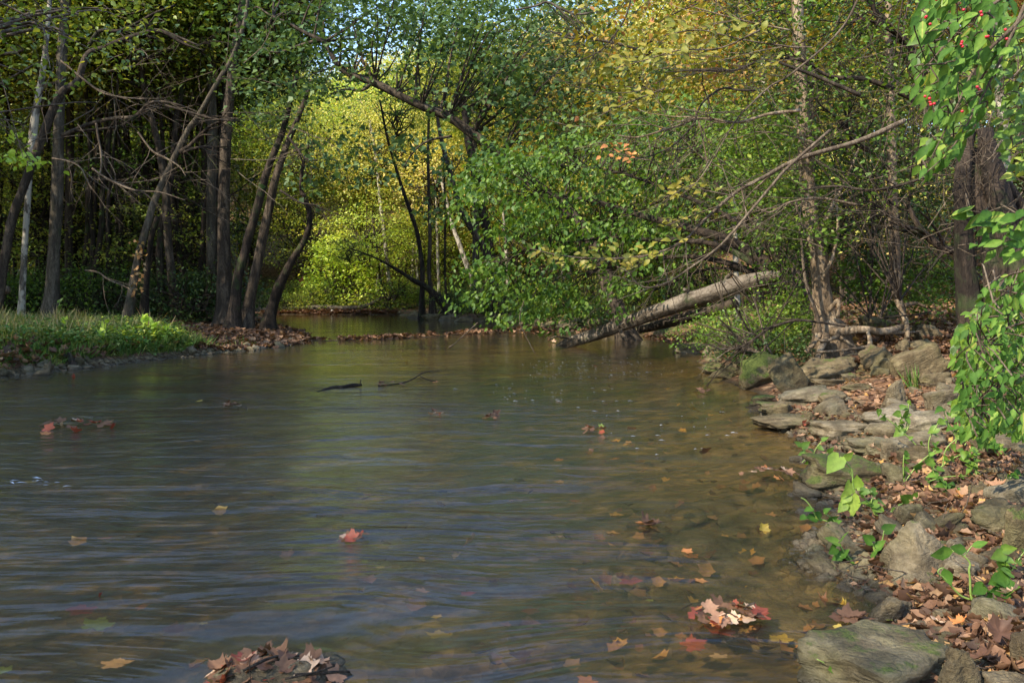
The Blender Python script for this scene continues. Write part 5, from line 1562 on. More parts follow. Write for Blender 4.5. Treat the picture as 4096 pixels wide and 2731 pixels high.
# smaller stones between the named rocks
MARKS = [(760, 370, "the big shaded mossy boulder"), (790, 375, "the tall tilted slab"), (825, 370, "the big overhanging tan slab"), (808, 395, "the flat sunlit slab"), (785, 408, "the low mossy-cornered rock"), (792, 421, "the dark wet ridge-backed rock"), (845, 428, "the blocky flat-topped rock"), (876, 359, "the mossy brown boulder"),
         (918, 362, "the long brown slab"), (890, 420, "the broad pale slab"), (940, 398, "the tan jutting stone"), (893, 398, "the grey pointed stone"), (880, 448, "the grey layered slab"), (915, 442, "the long weedy slab"), (847, 470, "the big moss-topped rock"), (1000, 444, "the broad rock at the right edge"), (980, 490, "the small olive rock"), (1008, 494, "the whitish slab"),
         (998, 518, "the craggy pitted rock"), (940, 524, "the angular ridged stone"), (910, 515, "the flat wet stone"), (915, 556, "the mossy pyramid rock"), (882, 655, "the large mossy corner block"), (958, 665, "the reddish upright stone"), (892, 611, "the wedge in the inlet"), (968, 563, "the flat-topped brown stone"), (950, 614, "the dark wet slab"), (967, 636, "the awash slab"),
         (1010, 685, "the bottom corner rock"), (1008, 600, "the heart-leaved weed"), (715, 367, "the black-green mossy rock"), (688, 349, "the leaf-capped flat rock"), (520, 325, "the left side of the drooping bush"), (565, 326, "the flat shore rock"), (600, 325, "the squat brown rock"), (640, 330, "the hidden second log"), (200, 352, "the end of the grass"), (240, 348, "the bare gravel spit"), (290, 343, "the point of the spit"),
         (20, 373, "the arched root's left end"), (75, 366, "the rotten stump"), (40, 356, "the arched root"), (430, 316, "the pool's dark stems"), (455, 318, "the leaning stump"), (405, 316, "the pool's near rocks"), (728, 614, "the leaf raft"), (690, 560, "the shiny floating leaf"), (780, 500, "the rounded waterside stone"), (770, 560, "the yellow floating leaf"), (795, 583, "the shiny wet stone"), (650, 590, "the sunken green leaf"), (800, 640, "the sunken golden leaf"), (700, 540, "the two surface stones")]
rng = rs(950)


def stones(poly, n, smin, smax, label, group, sink=.3, zadd=0.0, flat=.6, pale=(0, .6), moss=(0, .3), cat="stone", name="stone", seed=0, maxz=None):
    rng = rs(seed)
    q = poly_sample(rng, poly, n)
    H_ = ground_hit(q[:, 0], q[:, 1])
    for p in H_:
        s = smin + (smax - smin) * rng.rand() ** 2
        st = 'block' if rng.rand() < .5 else 'wedge'
        me = ROCKS[(st, 3)][rng.randint(6)]
        fz = flat * (.6 + .7 * rng.rand())
        z = p[2] + s * fz * .5 * (1 - sink * 2) + zadd
        if maxz is not None:
            z = max(z, -.12)
        if maxz is not None:
            z = min(z, maxz - s * fz)
        pv = pale[0] + (pale[1] - pale[0]) * rng.rand()
        px_, py_ = 512 + FP * p[0] / p[1], HZ + FP * (CAMH - z) / p[1]
        near = min(MARKS, key=lambda k_: (k_[0] - px_) ** 2 + (k_[1] - py_) ** 2)[2]
        lb = "%s %s %s" % ("tiny" if s < smin * 1.25 else ("small" if s < (smin + smax) / 2 else "middling"), "pale grey" if pv > .4 else "brown", label.format(m=near))
        rock_at(me, (p[0], p[1], z), (s, s * (.6 + .5 * rng.rand()), s * fz), (rng.randn() * (.2 if maxz is None else .05), rng.randn() * (.25 if maxz is None else .05), rng.rand() * 6.28), lb, moss[0] + (moss[1] - moss[0]) * rng.rand(), pv, group, name, cat)


stones([(770, 395), (860, 365), (960, 350), (965, 440), (900, 470), (830, 440), (770, 420)], 45, .04, .13, "stone wedged by {m}", "stones between the right bank slabs", seed=1)
stones([(860, 500), (900, 470), (1024, 460), (1024, 682), (960, 682), (900, 640), (860, 600)], 52, .03, .10, "stone among wet leaves near {m}", "stones in the lower right foreground", seed=2)
stones([(790, 480), (850, 490), (880, 570), (905, 630), (815, 630), (800, 560)], 18, .04, .10, "waterline stone near {m}", "stones along the right waterline", seed=12)
stones([(700, 350), (745, 350), (760, 375), (720, 372)], 12, .06, .16, "shaded shore stone near {m}", "dark stones on the shaded right shore", seed=3, moss=(.2, .6), pale=(0, .1))
stones([(480, 324), (560, 328), (650, 334), (650, 329), (560, 321), (490, 317)], 28, .10, .35, "shore stone close to {m}", "stones under the drooping bush", seed=4)
stones([(180, 352), (250, 344), (310, 338), (300, 348), (240, 354), (190, 359)], 34, .05, .13, "pebble on the left bank near {m}", "pebbles on the left gravel spit", seed=5, pale=(.3, 1))
stones([(0, 366), (60, 362), (105, 362), (80, 374), (0, 382)], 18, .05, .14, "wet stone under the left bank near {m}", "stones under the grassy left bank", seed=6, pale=(.1, .6))
stones([(395, 312), (462, 314), (480, 322), (400, 320)], 22, .15, .45, "rock piled beside {m}", "rocks at the pool's mouth", seed=7, pale=(0, .2))
stones([(640, 520), (800, 470), (850, 560), (870, 620), (820, 650), (700, 640), (620, 600)], 84, .08, .22, "flat stone under clear water near {m}", "stones under the clear shallows", seed=8, flat=.30, pale=(.1, .6), moss=(-1, -1), maxz=-.035, sink=.1)

def gravel(poly, n, s0, s1, label, seed, name="gravel", mat='rock'):
    rng = rs(seed)
    V0, F0 = ICO[2]
    q = poly_sample(rng, poly, n)
    C = ground_hit(q[:, 0], q[:, 1])
    sz = (s0 + (s1 - s0) * rng.rand(n) ** 2.5)[:, None] * np.array([1, 1, .6]) * (.7 + .6 * rng.rand(n, 3))
    J = 1 + .16 * rng.randn(8, len(V0), 1)
    V = (V0[None] * J[rng.randint(8, size=n)]) * sz[:, None] + C[:, None]
    F = (np.arange(n)[:, None, None] * len(V0) + F0[None]).reshape(-1, 3)
    o = link(name, mesh_np(name, V.reshape(-1, 3), F), M[mat])
    o['moss'] = -1.0
    o['pale'] = .15
    return tag(o, label, "gravel", kind='stuff')


gravel([(745, 395), (750, 430), (785, 445), (765, 490), (785, 540), (785, 600), (780, 640), (810, 682), (900, 682), (900, 600), (880, 540), (880, 480), (850, 440), (800, 395)], 2600, .006, .035, "wet gravel and chips of stone along the right waterline", 771)
gravel([(850, 440), (1024, 420), (1024, 682), (880, 682), (870, 560)], 2600, .006, .030, "small stone chips strewn among the rocks of the right bank", 772)
gravel([(0, 372), (90, 365), (190, 352), (260, 345), (320, 338), (300, 346), (180, 360), (80, 372), (0, 382)], 1500, .015, .06, "gravel along the waterline of the left bank", 773)

# ------------------------------------------------------------------ fallen leaves: single ones are things, the carpet is stuff
MAPLE = []
for i in range(6):
    rng = rs(980 + i)
    ang = []
    # five-lobed sycamore leaf outline
    lobes = [(-118, .66), (-57, .92), (0, 1.0), (57, .92), (118, .66)]
    pts2 = []
    for a, l in lobes:
        for da, f in ((-25, .70), (-15, .84), (-9, .82), (0, 1.0), (9, .82), (15, .84), (25, .70)):
            pts2.append((a + da, l * f * (1 + .06 * rng.randn())))
    pts2.append((180, .12))
    out = np.array([(math.cos(R(a)) * l, math.sin(R(a)) * l, 0) for a, l in pts2])
    mid = out * .5
    V = np.vstack([out, mid, [[0, 0, 0]]])
    c1, c2, c3 = rng.randn(3)
    V[:, 2] = (.35 + .5 * abs(c1)) * V[:, 1] ** 2 + (.2 + .3 * abs(c2)) * V[:, 0] ** 2 + .25 * c3 * V[:, 0] * V[:, 1] + .09 * np.sin(V[:, 0] * 7 + i) * np.cos(V[:, 1] * 7)
    n_ = len(out)
    F4 = np.array([(j, (j + 1) % n_, n_ + (j + 1) % n_, n_ + j) for j in range(n_)])
    F3 = np.array([(n_ + j, n_ + (j + 1) % n_, 2 * n_) for j in range(n_)])
    # petiole as a thin strip
    k0 = len(V)
    V = np.vstack([V, [[-.1, .012, .02], [-.1, -.012, .02], [-.6, .012, .12], [-.6, -.012, .12]]])
    F4 = np.vstack([F4, [(k0, k0 + 1, k0 + 3, k0 + 2)]])
    V[:, 2] -= V[:, 2].min()
    MAPLE.append(mesh_np("fallen_leaf", V * .5, [F4, F3], np.full(len(V), .5), smooth=True))
FLAT = []
for me_ in MAPLE:
    f_ = me_.copy()
    co = np.zeros(len(f_.vertices) * 3, dtype=np.float32)
    f_.vertices.foreach_get("co", co)
    co = co.reshape(-1, 3)
    co[:, 2] *= .16
    f_.vertices.foreach_set("co", co.ravel())
    f_.update()
    FLAT.append(f_)
SEMI = []
for me_ in MAPLE:
    f_ = me_.copy()
    co = np.zeros(len(f_.vertices) * 3, dtype=np.float32)
    f_.vertices.foreach_get("co", co)
    co = co.reshape(-1, 3)
    co[:, 2] *= .5
    f_.vertices.foreach_set("co", co.ravel())
    f_.update()
    SEMI.append(f_)
for i in range(3):
    MAPLE.append(leaf_single('pointed', .8, 990 + i))


def fallen(px, py, size, mat, label, group=None, seed=0, z=None, tilt=.35, kind=None, d=None, lift=.006, flat=False):
    rng = rs(seed)
    if z is not None:
        dd = (CAMH - z) / ((py - HZ) / FP)
        p = np.array([(px - 512) / FP * dd, dd, z])
    elif d is not None:
        p = P(px, py, d)
    else:
        p = gh(px, py)
    me = (FLAT if flat else MAPLE)[rng.randint(6)]
    o = link("fallen_leaf", me, M[mat], None, (p[0], p[1], p[2] + lift), (rng.randn() * tilt, rng.randn() * tilt, rng.rand() * 6.28), size)
    tag(o, label, "leaf", group)
    return o


FL = [
    (1000, 655, .14, 'dryleaf', "large curled pinkish sycamore leaf resting on the wet slab", .06),
    (1012, 625, .13, 'dryleaf', "big dry leaf folded against the right edge", .1),
    (983, 676, .13, 'dryleaf', "pale pink leaf with raised veins at the bottom right", .05),
    (960, 640, .09, 'orangeleaf', "glossy orange leaf bent upright by the large block", .05),
    (938, 633, .08, 'dryleaf', "sunlit cream-striped leaf behind the large mossy block", .03),
    (826, 614, .12, 'dryleaf', "curled pale leaf propped on the water by a yellow one", .03),
    (843, 618, .08, 'yellowleaf', "bright yellow ragged leaf at the tip of the curled pale one", .02),
    (1008, 548, .10, 'redleaf', "dark red maple leaf near the right edge", .05),
    (912, 541, .07, 'redleaf', "small scarlet leaf above the mossy pyramid", .03),
    (958, 506, .10, 'orangeleaf', "orange-yellow leaf lit by the sun among brown ones", .05),
    (996, 500, .15, 'dryleaf', "large lobed tan leaf standing upright beside the craggy rock", .06),
    (944, 512, .10, 'dryleaf', "dark brown crumpled leaf above the angular stone", .04),
    (911, 497, .10, 'dryleaf', "ribbed brown oval leaf on the wet ground", .03),
    (818, 412, .13, 'orangeleaf', "orange leaf draped over the dark ridge-backed rock", .02),
    (870, 389, .10, 'dryleaf', "light pink leaf on the grey wedge", .03),
    (776, 416, .10, 'redleaf', "red-orange maple leaf floating by the wet ridge rock", .02),
    (803, 427, .09, 'redleaf', "deep red leaf on the water left of the blocky tan rock", .02),
    (741, 388, .09, 'dryleaf', "tan leaf at the edge of the mossy boulder", .02),
    (871, 468, .09, 'dryleaf', "folded golden-brown leaf sitting on the moss-topped rock", .12),
    (908, 290, .13, 'dryleaf', "pale dead leaf caught against the pale trunk", .02),
    (843, 480, .08, 'dryleaf', "small tan leaf at the waterline under the moss-topped rock", .02),
]
for i, (px, py, s, mt, lab, lf) in enumerate(FL):
    fallen(px, py, s * .8, mt, lab, None, 40 + i, lift=lf, tilt=.5, d=10.1 if 'pale trunk' in lab else None)
# floating / awash leaf clumps in the stream
FW = [
    (75, 377, .14, 'redleaf', "curled rust leaf standing in the water off the left bank"),
    (200, 401, .13, 'yellowleaf', "thin bright yellow leaf floating left of the round stone"),
    (228, 405, .15, 'dryleaf', "crumpled tan leaf caught beside the round stone"),
    (495, 415, .15, 'dryleaf', "tan leaf standing up like a sail in midstream"),
    (484, 418, .10, 'orangeleaf', "orange leaf flat on the water before the tan sail"),
    (432, 410, .12, 'dryleaf', "small pale upright leaf in midstream"),
    (440, 414, .10, 'redleaf', "rusty leaf tip behind the small pale upright one"),
    (590, 428, .14, 'redleaf', "reddish leaf clump with green tip in midstream"),
    (601, 427, .09, 'greenleaf', "green leaf stuck to the reddish clump"),
    (708, 389, .14, 'dryleaf', "rosy leaf pair drifting near the right bank"),
    (696, 391, .12, 'dryleaf', "wet rosy leaf trailing the drifting pair"),
    (75, 432, .15, 'redleaf', "red-and-white wet leaf sticking up in the left shallows"),
    (113, 428, .14, 'redleaf', "dark red folded leaf right of the wet leaf row"),
    (60, 423, .14, 'dryleaf', "pale curled leaf at the head of the wet leaf row"),
    (87, 424, .12, 'redleaf', "brown leaf in the middle of the wet leaf row"),
    (45, 434, .13, 'orangeleaf', "orange wet leaf at the left of the leaf row"),
    (550, 352, .10, 'dryleaf', "brown scrap of leaf against the log's wet end"),
    (763, 530, .09, 'yellowleaf', "yellow-orange folded leaf afloat near the weeds"),
    (686, 552, .09, 'orangeleaf', "shiny orange leaf floating in the shallows"),
    (360, 536, .08, 'redleaf', "wine-red leaf knob breaking the surface"),
    (642, 522, .10, 'orangeleaf', "pale orange leaf awash between two small stones"),
    (100, 596, .04, 'redleaf', "red leaf stalk sticking up from the water at the lower left"),
    (700, 580, .08, 'orangeleaf', "pair of orange leaf scraps afloat above the leaf raft"),
    (406, 362, .12, 'dryleaf', "brown floating leaf below the leaf bar"),
    (586, 345, .1, 'orangeleaf', "orange leaf floating beside the log"),
    (596, 366, .12, 'redleaf', "small red leaf with green stem off the leafy shore"),
    (435, 382, .12, 'orangeleaf', "orange leaf on the end of the arching twig"),
    (840, 628, .07, 'yellowleaf', "dull yellow leaf floating flat behind the large block"),
    (808, 511, .05, 'greenleaf', "green blade-like leaf tip rising from the shallows"),
    (888, 619, .07, 'greenleaf', "pale green square leaf in the inlet"),
]
for i, (px, py, s, mt, lab) in enumerate(FW):
    fallen(px, py, s * .8, mt, lab, None, 140 + i, z=0.0, tilt=.5 if any(k in lab for k in ('up', 'curl', 'stand', 'fold', 'crumple', 'knob', 'clump')) else .12, lift=.004, flat=not any(k in lab for k in ('up', 'curl', 'stand', 'fold', 'crumple', 'knob', 'clump')))
# sunken leaves under the surface
SK = [
    (95, 626, .16, 'greenleaf', "yellow-green leaf sunk under the water at the lower left"), (85, 608, .16, 'redleaf', "dull red leaf sunk beside the yellow-green one"),
    (140, 607, .08, 'orangeleaf', "small orange leaf sunk right of the dull red one"), (105, 538, .10, 'orangeleaf', "orange leaf sunk in the left current"),
    (110, 664, .15, 'dryleaf', "pinkish leaf sunk at the bottom left"), (5, 668, .08, 'greenleaf', "green leaf sunk in the bottom left corner"),
    (440, 636, .13, 'yellowleaf', "round yellow leaf sunk at the bottom centre"), (381, 567, .06, 'yellowleaf', "yellow leaf sunk among smaller ones in midstream"),
    (366, 561, .06, 'greenleaf', "pale leaf sunk left of the small yellow one"), (345, 539, .12, 'greenleaf', "olive leaf sunk under the wine-red knob"),
    (424, 590, .09, 'dryleaf', "beige leaf sunk in midstream"), (467, 594, .09, 'redleaf', "pink leaf sunk right of the beige one"),
    (204, 623, .05, 'yellowleaf', "small yellow leaf sunk at the lower left centre"), (437, 615, .06, 'yellowleaf', "narrow yellow leaf sunk above the round one"),
    (560, 460, .12, 'orangeleaf', "orange leaf sunk below the reddish clump"), (612, 459, .12, 'orangeleaf', "yellow-orange leaf sunk right of its pair"),
    (535, 610, .12, 'redleaf', "mauve leaf sunk in the lower middle"), (630, 580, .14, 'redleaf', "red leaf sunk left of the orange scraps"),
    (583, 594, .14, 'dryleaf', "grey-beige leaf sunk near the bottom centre"), (650, 600, .05, 'greenleaf', "bright green leaf sunk beside the leaf raft"),
    (575, 500, .10, 'redleaf', "dark pink leaf sunk in the ripples"), (690, 555, .1, 'orangeleaf', "flat orange leaf sunk under the shiny one"),
    (720, 655, .09, 'dryleaf', "pale blade-shaped leaf sunk at the lower right"), (720, 632, .16, 'redleaf', "large rusty leaf sunk below the leaf raft"),
    (690, 645, .14, 'redleaf', "broad brown-red leaf sunk left of the rusty one"), (780, 640, .12, 'yellowleaf', "golden leaf sunk right of the leaf raft"),
    (805, 645, .13, 'orangeleaf', "orange-pink leaf sunk near the large block"), (590, 680, .1, 'orangeleaf', "orange leaf at the bottom edge right of centre"),
    (200, 441, .12, 'dryleaf', "brownish leaf sunk in the left current"), (300, 402, .14, 'redleaf', "pinkish leaf sunk behind the upright pale one"),
    (560, 402, .12, 'orangeleaf', "orange leaf sunk under a ripple in midstream"), (30, 482, .14, 'yellowleaf', "dull yellow leaf sunk beside the left ripple"),
]
for i, (px, py, s, mt, lab) in enumerate(SK):
    fallen(px, py, s * .9, mt, lab, None, 240 + i, z=-.02, tilt=.08, lift=0, flat=True)


def leaf_carpet(poly, n, size, seed, z=None, tilt=.35, kind='lobe', up=.01):
    rng = rs(seed)
    q = poly_sample(rng, poly, n)
    if z is None:
        C = ground_hit(q[:, 0], q[:, 1])
    else:
        dd = (CAMH - z) / ((q[:, 1] - HZ) / FP)
        C = np.stack([(q[:, 0] - 512) / FP * dd, dd, np.full(n, z)], -1)
    C[:, 2] += up * (1 + 2 * rng.rand(n))
    D, N = rand_dirs(rng, n, 0.0, tilt)
    return leaves_np(C, D, N, size * (.6 + .8 * rng.rand(n)), kind, rng.rand(n))


def carpet_thing(label, parts, mat='litter', name="leaf_litter", cat="leaf litter"):
    V, F, Rr = join(parts)
    o = link(name, mesh_np(name, V, F, Rr), M[mat])
    return tag(o, label, cat, kind='stuff')


carpet_thing("carpet of dry brown and orange leaves between the right bank rocks", [
    leaf_carpet([(770, 395), (850, 345), (960, 320), (1010, 380), (1024, 500), (1024, 682), (900, 640), (870, 560), (870, 480), (780, 425)], 2400, .045, 21, up=.008, tilt=.9),
    leaf_carpet([(770, 395), (850, 345), (960, 320), (1010, 380), (1024, 500), (1024, 682), (900, 640), (870, 560), (830, 500), (800, 440), (780, 425)], 2600, .045, 121, up=.008, tilt=.9, kind='pointed'),
    leaf_carpet([(770, 395), (850, 345), (960, 320), (1010, 380), (1024, 500), (1024, 682), (880, 682), (835, 600), (830, 500), (800, 440), (780, 425)], 6000, .022, 122, up=.006, tilt=1.0, kind='oval'),
    leaf_carpet([(640, 336), (700, 338), (760, 345), (800, 352), (740, 362), (690, 352), (650, 342)], 900, .10, 22, tilt=.6),
    leaf_carpet([(800, 345), (990, 300), (1010, 345), (850, 372)], 900, .09, 23, tilt=.6),
    leaf_carpet([(830, 300), (960, 290), (960, 330), (840, 340)], 900, .09, 27, tilt=.6)])
carpet_thing("brown leaves covering the left forest floor and gravel spit", [
    leaf_carpet([(120, 322), (180, 314), (250, 318), (310, 332), (310, 345), (240, 352), (190, 348), (150, 335)], 4200, .11, 24, tilt=.5),
    leaf_carpet([(0, 318), (0, 305), (230, 303), (260, 316), (130, 322)], 2500, .12, 25, tilt=.5)])
rng = rs(26)
bs = []
tt = rng.rand(1100)
seg = np.minimum((tt * 4).astype(int), 3)
fr = tt * 4 - seg
bp = BAR[seg] * (1 - fr[:, None]) + BAR[seg + 1] * fr[:, None] + rng.randn(1100, 2) * np.array([.25, .20])
bz = np.maximum(height(bp[:, 0], bp[:, 1]), 0) + .02 + .03 * rng.rand(1100)
kb = rng.rand(1100) < np.clip(.5 + .6 * np.sin(tt * 31 + 1) * np.sin(tt * 13), .12, 1)
bp, bz, nb_ = bp[kb], bz[kb], int(kb.sum())
D, N = rand_dirs(rng, nb_, 0, .6)
carpet_thing("row of wet brown leaves piled on the gravel bar crossing the stream", [leaves_np(np.hstack([bp, bz[:, None]]), D, N, .12 * (.5 + .8 * rng.rand(nb_)), 'lobe', rng.rand(nb_) * .85),
             leaf_carpet([(620, 326), (540, 328), (480, 332), (480, 334), (560, 333), (640, 331)], 160, .11, 28, z=.015)])
carpet_thing("pinkish leaf drift along the waterline of the far shore", [leaf_carpet([(262, 311), (330, 311), (400, 311), (400, 315), (330, 316), (262, 315)], 1500, .14, 29, tilt=.5, up=.02)], 'dryleaf')
carpet_thing("pale sunken leaf fragments scattered on the bed of the shallows", [leaf_carpet([(620, 480), (800, 450), (850, 560), (840, 660), (600, 680), (560, 600)], 120, .055, 30, z=-.04, tilt=.25, up=.0), leaf_carpet([(60, 500), (400, 470), (620, 480), (620, 682), (100, 682)], 60, .06, 130, z=-.03, tilt=.2, up=.0), leaf_carpet([(560, 380), (740, 380), (740, 460), (620, 480), (560, 440)], 50, .07, 131, z=-.03, tilt=.2, up=.0)], 'litter', "sunken_leaves", "sunken leaves")

rng = rs(46)
q = poly_sample(rng, [(775, 395), (850, 345), (960, 320), (1020, 380), (1024, 682), (880, 682), (830, 560), (835, 500), (800, 440)], 420)
GP = ground_hit(q[:, 0], q[:, 1])
lt = [wander(rng, p + np.array([0, 0, .015]), (rng.randn(), rng.randn() * .5, .18 * rng.randn()), .06 + .22 * rng.rand() ** 2, .0035 * (.5 + rng.rand()), .0012, 4, .2) for p in GP]
tag(link("twig_litter", tube_mesh("twig_litter", lt, 4), M['twig']), "fine broken twigs scattered over the stones of the right bank", "twigs", kind='stuff')

# leaf raft and the leaf-covered stone at the bottom
def leaf_pile(label, cx, cy, wpx, hpx, n, size, seed, mats, z0=0.0, sticks=(), stone=True):
    rng = rs(seed)
    dd = (CAMH - z0) / ((cy + hpx * .3 - HZ) / FP)
    c = np.array([(cx - 512) / FP * dd, dd, z0])
    t = thing("leaf_pile", label, "leaf pile", c)
    wr = wpx / FP * dd * .5
    dr_ = wr * .55
    hh = hpx / FP * dd * .5
    if stone:
        o = link("stone", rock_mesh(seed, 4, 'wedge'), M['rock'], t, (0, 0, hh * .25), (0, 0, .2), (wr * .95, dr_ * .95, hh * .8))
        o['moss'] = .15
        o['pale'] = .2
    for i in range(n):
        a = rng.rand() * 6.28
        rr = rng.rand() ** .5
        x, y = math.cos(a) * rr * wr, math.sin(a) * rr * dr_
        z = hh * 1.05 * (1 - rr ** 2.2) + .006 + .015 * rng.rand()
        nrm = Vector((x / wr * .6 + rng.randn() * .25, y / dr_ * .5 - .15 + rng.randn() * .25, 1))
        link("leaf", (MAPLE if rng.rand() < .12 else (SEMI if rng.rand() < .5 else FLAT))[rng.randint(6)], M[mats[rng.randint(len(mats))]], t, (x, y, z), basis(Vector((rng.randn(), rng.randn(), 0.01)), nrm), size * (.6 + .7 * rng.rand()))
    for s in sticks:
        B = spline(np.array([[*(P(a, b, dd + e) - c), ww / FP * dd * .5] for a, b, ww, e in s]), 14)
        link("stick", tube_mesh("stick", [B], 6, .08, seed, True), M['twigd'], t)
    return t


leaf_pile("leaf-covered stone with crossing sticks at the bottom edge left of centre", 275, 668, 132, 34, 62, .095, 31, ['dryleaf', 'litter', 'dryleaf', 'litter', 'litter', 'redleaf'], sticks=[
    [(243, 670, 2.6, -.12), (255, 664, 2.8, -.1), (268, 658, 2.8, -.05), (282, 654.5, 2.6, 0), (300, 655, 2, .02), (320, 656, 1.5, .05)],
    [(295, 674, 3, -.15), (315, 673, 3.2, -.12), (332, 671.5, 3, -.1), (350, 671, 2.4, -.08)],
    [(285, 678, 2, -.18), (305, 674, 2, -.15), (320, 670, 2, -.12), (335, 665, 1.6, -.1)], [(251, 683, 1, -.2), (250, 672, 1, -.2), (250, 660, .9, -.18), (254, 653, .8, -.16)]])
leaf_pile("raft of wet leaves with a green blade floating in the lower right shallows", 728, 614, 78, 16, 30, .085, 32, ['litter', 'redleaf', 'dryleaf', 'orangeleaf', 'litter'], stone=False, sticks=[[(738, 614, 2, 0), (748, 605, 2.2, 0), (755, 602, 2, 0)], [(682, 608, 1, 0), (690, 604, 1, 0), (692, 603, 1, 0)]])
leaf_pile("little heap of wet leaves and debris left of the moss-topped rock", 770, 473, 56, 10, 22, .07, 33, ['dryleaf', 'litter', 'litter', 'orangeleaf'], stone=False)
leaf_pile("line of dark wet leaves snagged in the left shallows", 72, 424, 70, 9, 16, .12, 34, ['litter', 'redleaf', 'litter', 'dryleaf'], stone=False)
leaf_pile("low leaf snag trailing right of the floating stick", 392, 384, 40, 5, 10, .10, 35, ['litter', 'redleaf'], stone=False)
leaf_pile("leaf snag on the water at the log's lower tip", 556, 341, 26, 4, 9, .14, 36, ['litter', 'dryleaf'], stone=False)

carpet_thing("brown leaves caught in the grass of the left bank", [leaf_carpet([(0, 375), (0, 330), (120, 318), (200, 335), (180, 352), (90, 366)], 420, .10, 44, tilt=.8, up=.05)])
for k_, (cx_, cy_, w_, h_, n_, lab_) in enumerate([(231, 405, 20, 8, 8, "little tan leaf clump against the round dark stone"), (496, 417, 20, 7, 7, "small tan leaf clump on a hidden stone in midstream"), (592, 430, 22, 7, 8, "small rusty leaf clump right of midstream"), (706, 391, 28, 5, 8, "low rosy leaf clump near the right bank"), (436, 414, 14, 4, 5, "tiny leaf clump under the upright pale leaf"),
                                                   (650, 524, 24, 5, 6, "wet leaves snagged between two small stones in the shallows"), (357, 537, 24, 5, 5, "sodden leaf clump under the wine-red knob"), (848, 622, 30, 6, 7, "wet leaves lodged behind the curled pale leaf")]):
    leaf_pile(lab_, cx_, cy_, w_, h_, n_, .09, 860 + k_, ['dryleaf', 'litter', 'litter', 'redleaf' if k_ in (2, 6) else 'dryleaf'], stone=False)
# foam flecks
rng = rs(41)
q = np.vstack([poly_sample(rng, [(520, 362), (620, 355), (690, 372), (600, 380), (530, 378)], 130), poly_sample(rng, [(440, 390), (560, 372), (640, 395), (620, 420), (500, 400)], 45), poly_sample(rng, [(0, 476), (35, 478), (75, 482), (70, 488), (10, 484)], 12), poly_sample(rng, [(620, 405), (740, 400), (760, 430), (680, 470), (600, 440)], 22)])
dd = CAMH / ((q[:, 1] - HZ) / FP)
C = np.stack([(q[:, 0] - 512) / FP * dd, dd, np.full(len(q), .006)], -1)
a = rng.randn(len(q)) * .5 + .3
D = np.stack([np.cos(a), np.sin(a), 0 * a], -1)
V, F, Rr = leaves_np(C, D, np.tile([0, 0, 1.0], (len(q), 1)), .02 + .05 * rng.rand(len(q)), 'oval', width=.35)
tag(link("foam", mesh_np("foam", V, F, Rr), M['foam']), "small white foam flecks and bubbles drifting below the log", "foam", kind='stuff')

# ------------------------------------------------------------------ grass and weeds on the left bank
rng = rs(50)


def blades(n, y0, y1, s0, s1, h, mat, label, seed, name="grass", cat="grass", kind='blade', width=1.0, lean=.5):
    rng = rs(seed)
    y = y0 + (y1 - y0) * rng.rand(n)
    s = s0 + (s1 - s0) * rng.rand(n) ** 1.0
    x = np.interp(y, SL_Y, SL_X) - s
    patch = vnoise(x * 1.1, y * 1.1, 4)
    keep = rng.rand(n) < np.clip(.62 + .45 * patch, .1, 1)
    x, y, patch = x[keep], y[keep], patch[keep]
    z = height(x, y)
    k = z > .03
    x, y, z, patch = x[k], y[k], z[k], patch[k]
    m = len(x)
    D = norm(np.stack([rng.randn(m) * lean, rng.randn(m) * lean, np.ones(m)], -1))
    N = norm(np.stack([rng.randn(m), rng.randn(m), np.zeros(m)], -1))
    hh = h * (.45 + .8 * rng.rand(m)) * (1 + .35 * patch)
    V, F, Rr = leaves_np(np.stack([x, y, z - .01], -1), D, N, hh, kind, np.clip(.5 + .3 * patch + .3 * rng.randn(m), 0, 1), width=width)
    o = link(name, mesh_np(name, V, F, Rr), M[mat])
    return tag(o, label, cat, kind='stuff')


blades(44000, 9.5, 15.4, .12, 3.4, .21, 'grass', "lush green grass on the bank at the left", 51, width=.9)
blades(12000, 10, 16.2, .7, 5.5, .40, 'sedge', "tall straw-tipped grass and weeds behind the green bank", 52, name="tall_grass", width=.7, lean=.25)
blades(700, 15.4, 17.2, .1, 1.6, .15, 'grass', "sparse grass tufts on the gravel spit", 53, width=1.0)


def ground_leaves(poly, n, size, mat, label, seed, hmax=.3, name="ground_cover", cat="ground cover", kind='pointed'):
    rng = rs(seed)
    q = poly_sample(rng, poly, n // 6)
    C = np.repeat(ground_hit(q[:, 0], q[:, 1]), 6, 0)
    m = len(C)
    C = C + np.stack([rng.randn(m) * .09, rng.randn(m) * .09, hmax * rng.rand(m)], -1)
    D, N = rand_dirs(rng, m, .15, .4)
    V, F, Rr = leaves_np(C, D, N, size * (.5 + .8 * rng.rand(m)), kind, rng.rand(m))
    return tag(link(name, mesh_np(name, V, F, Rr), M[mat]), label, cat, kind='stuff')


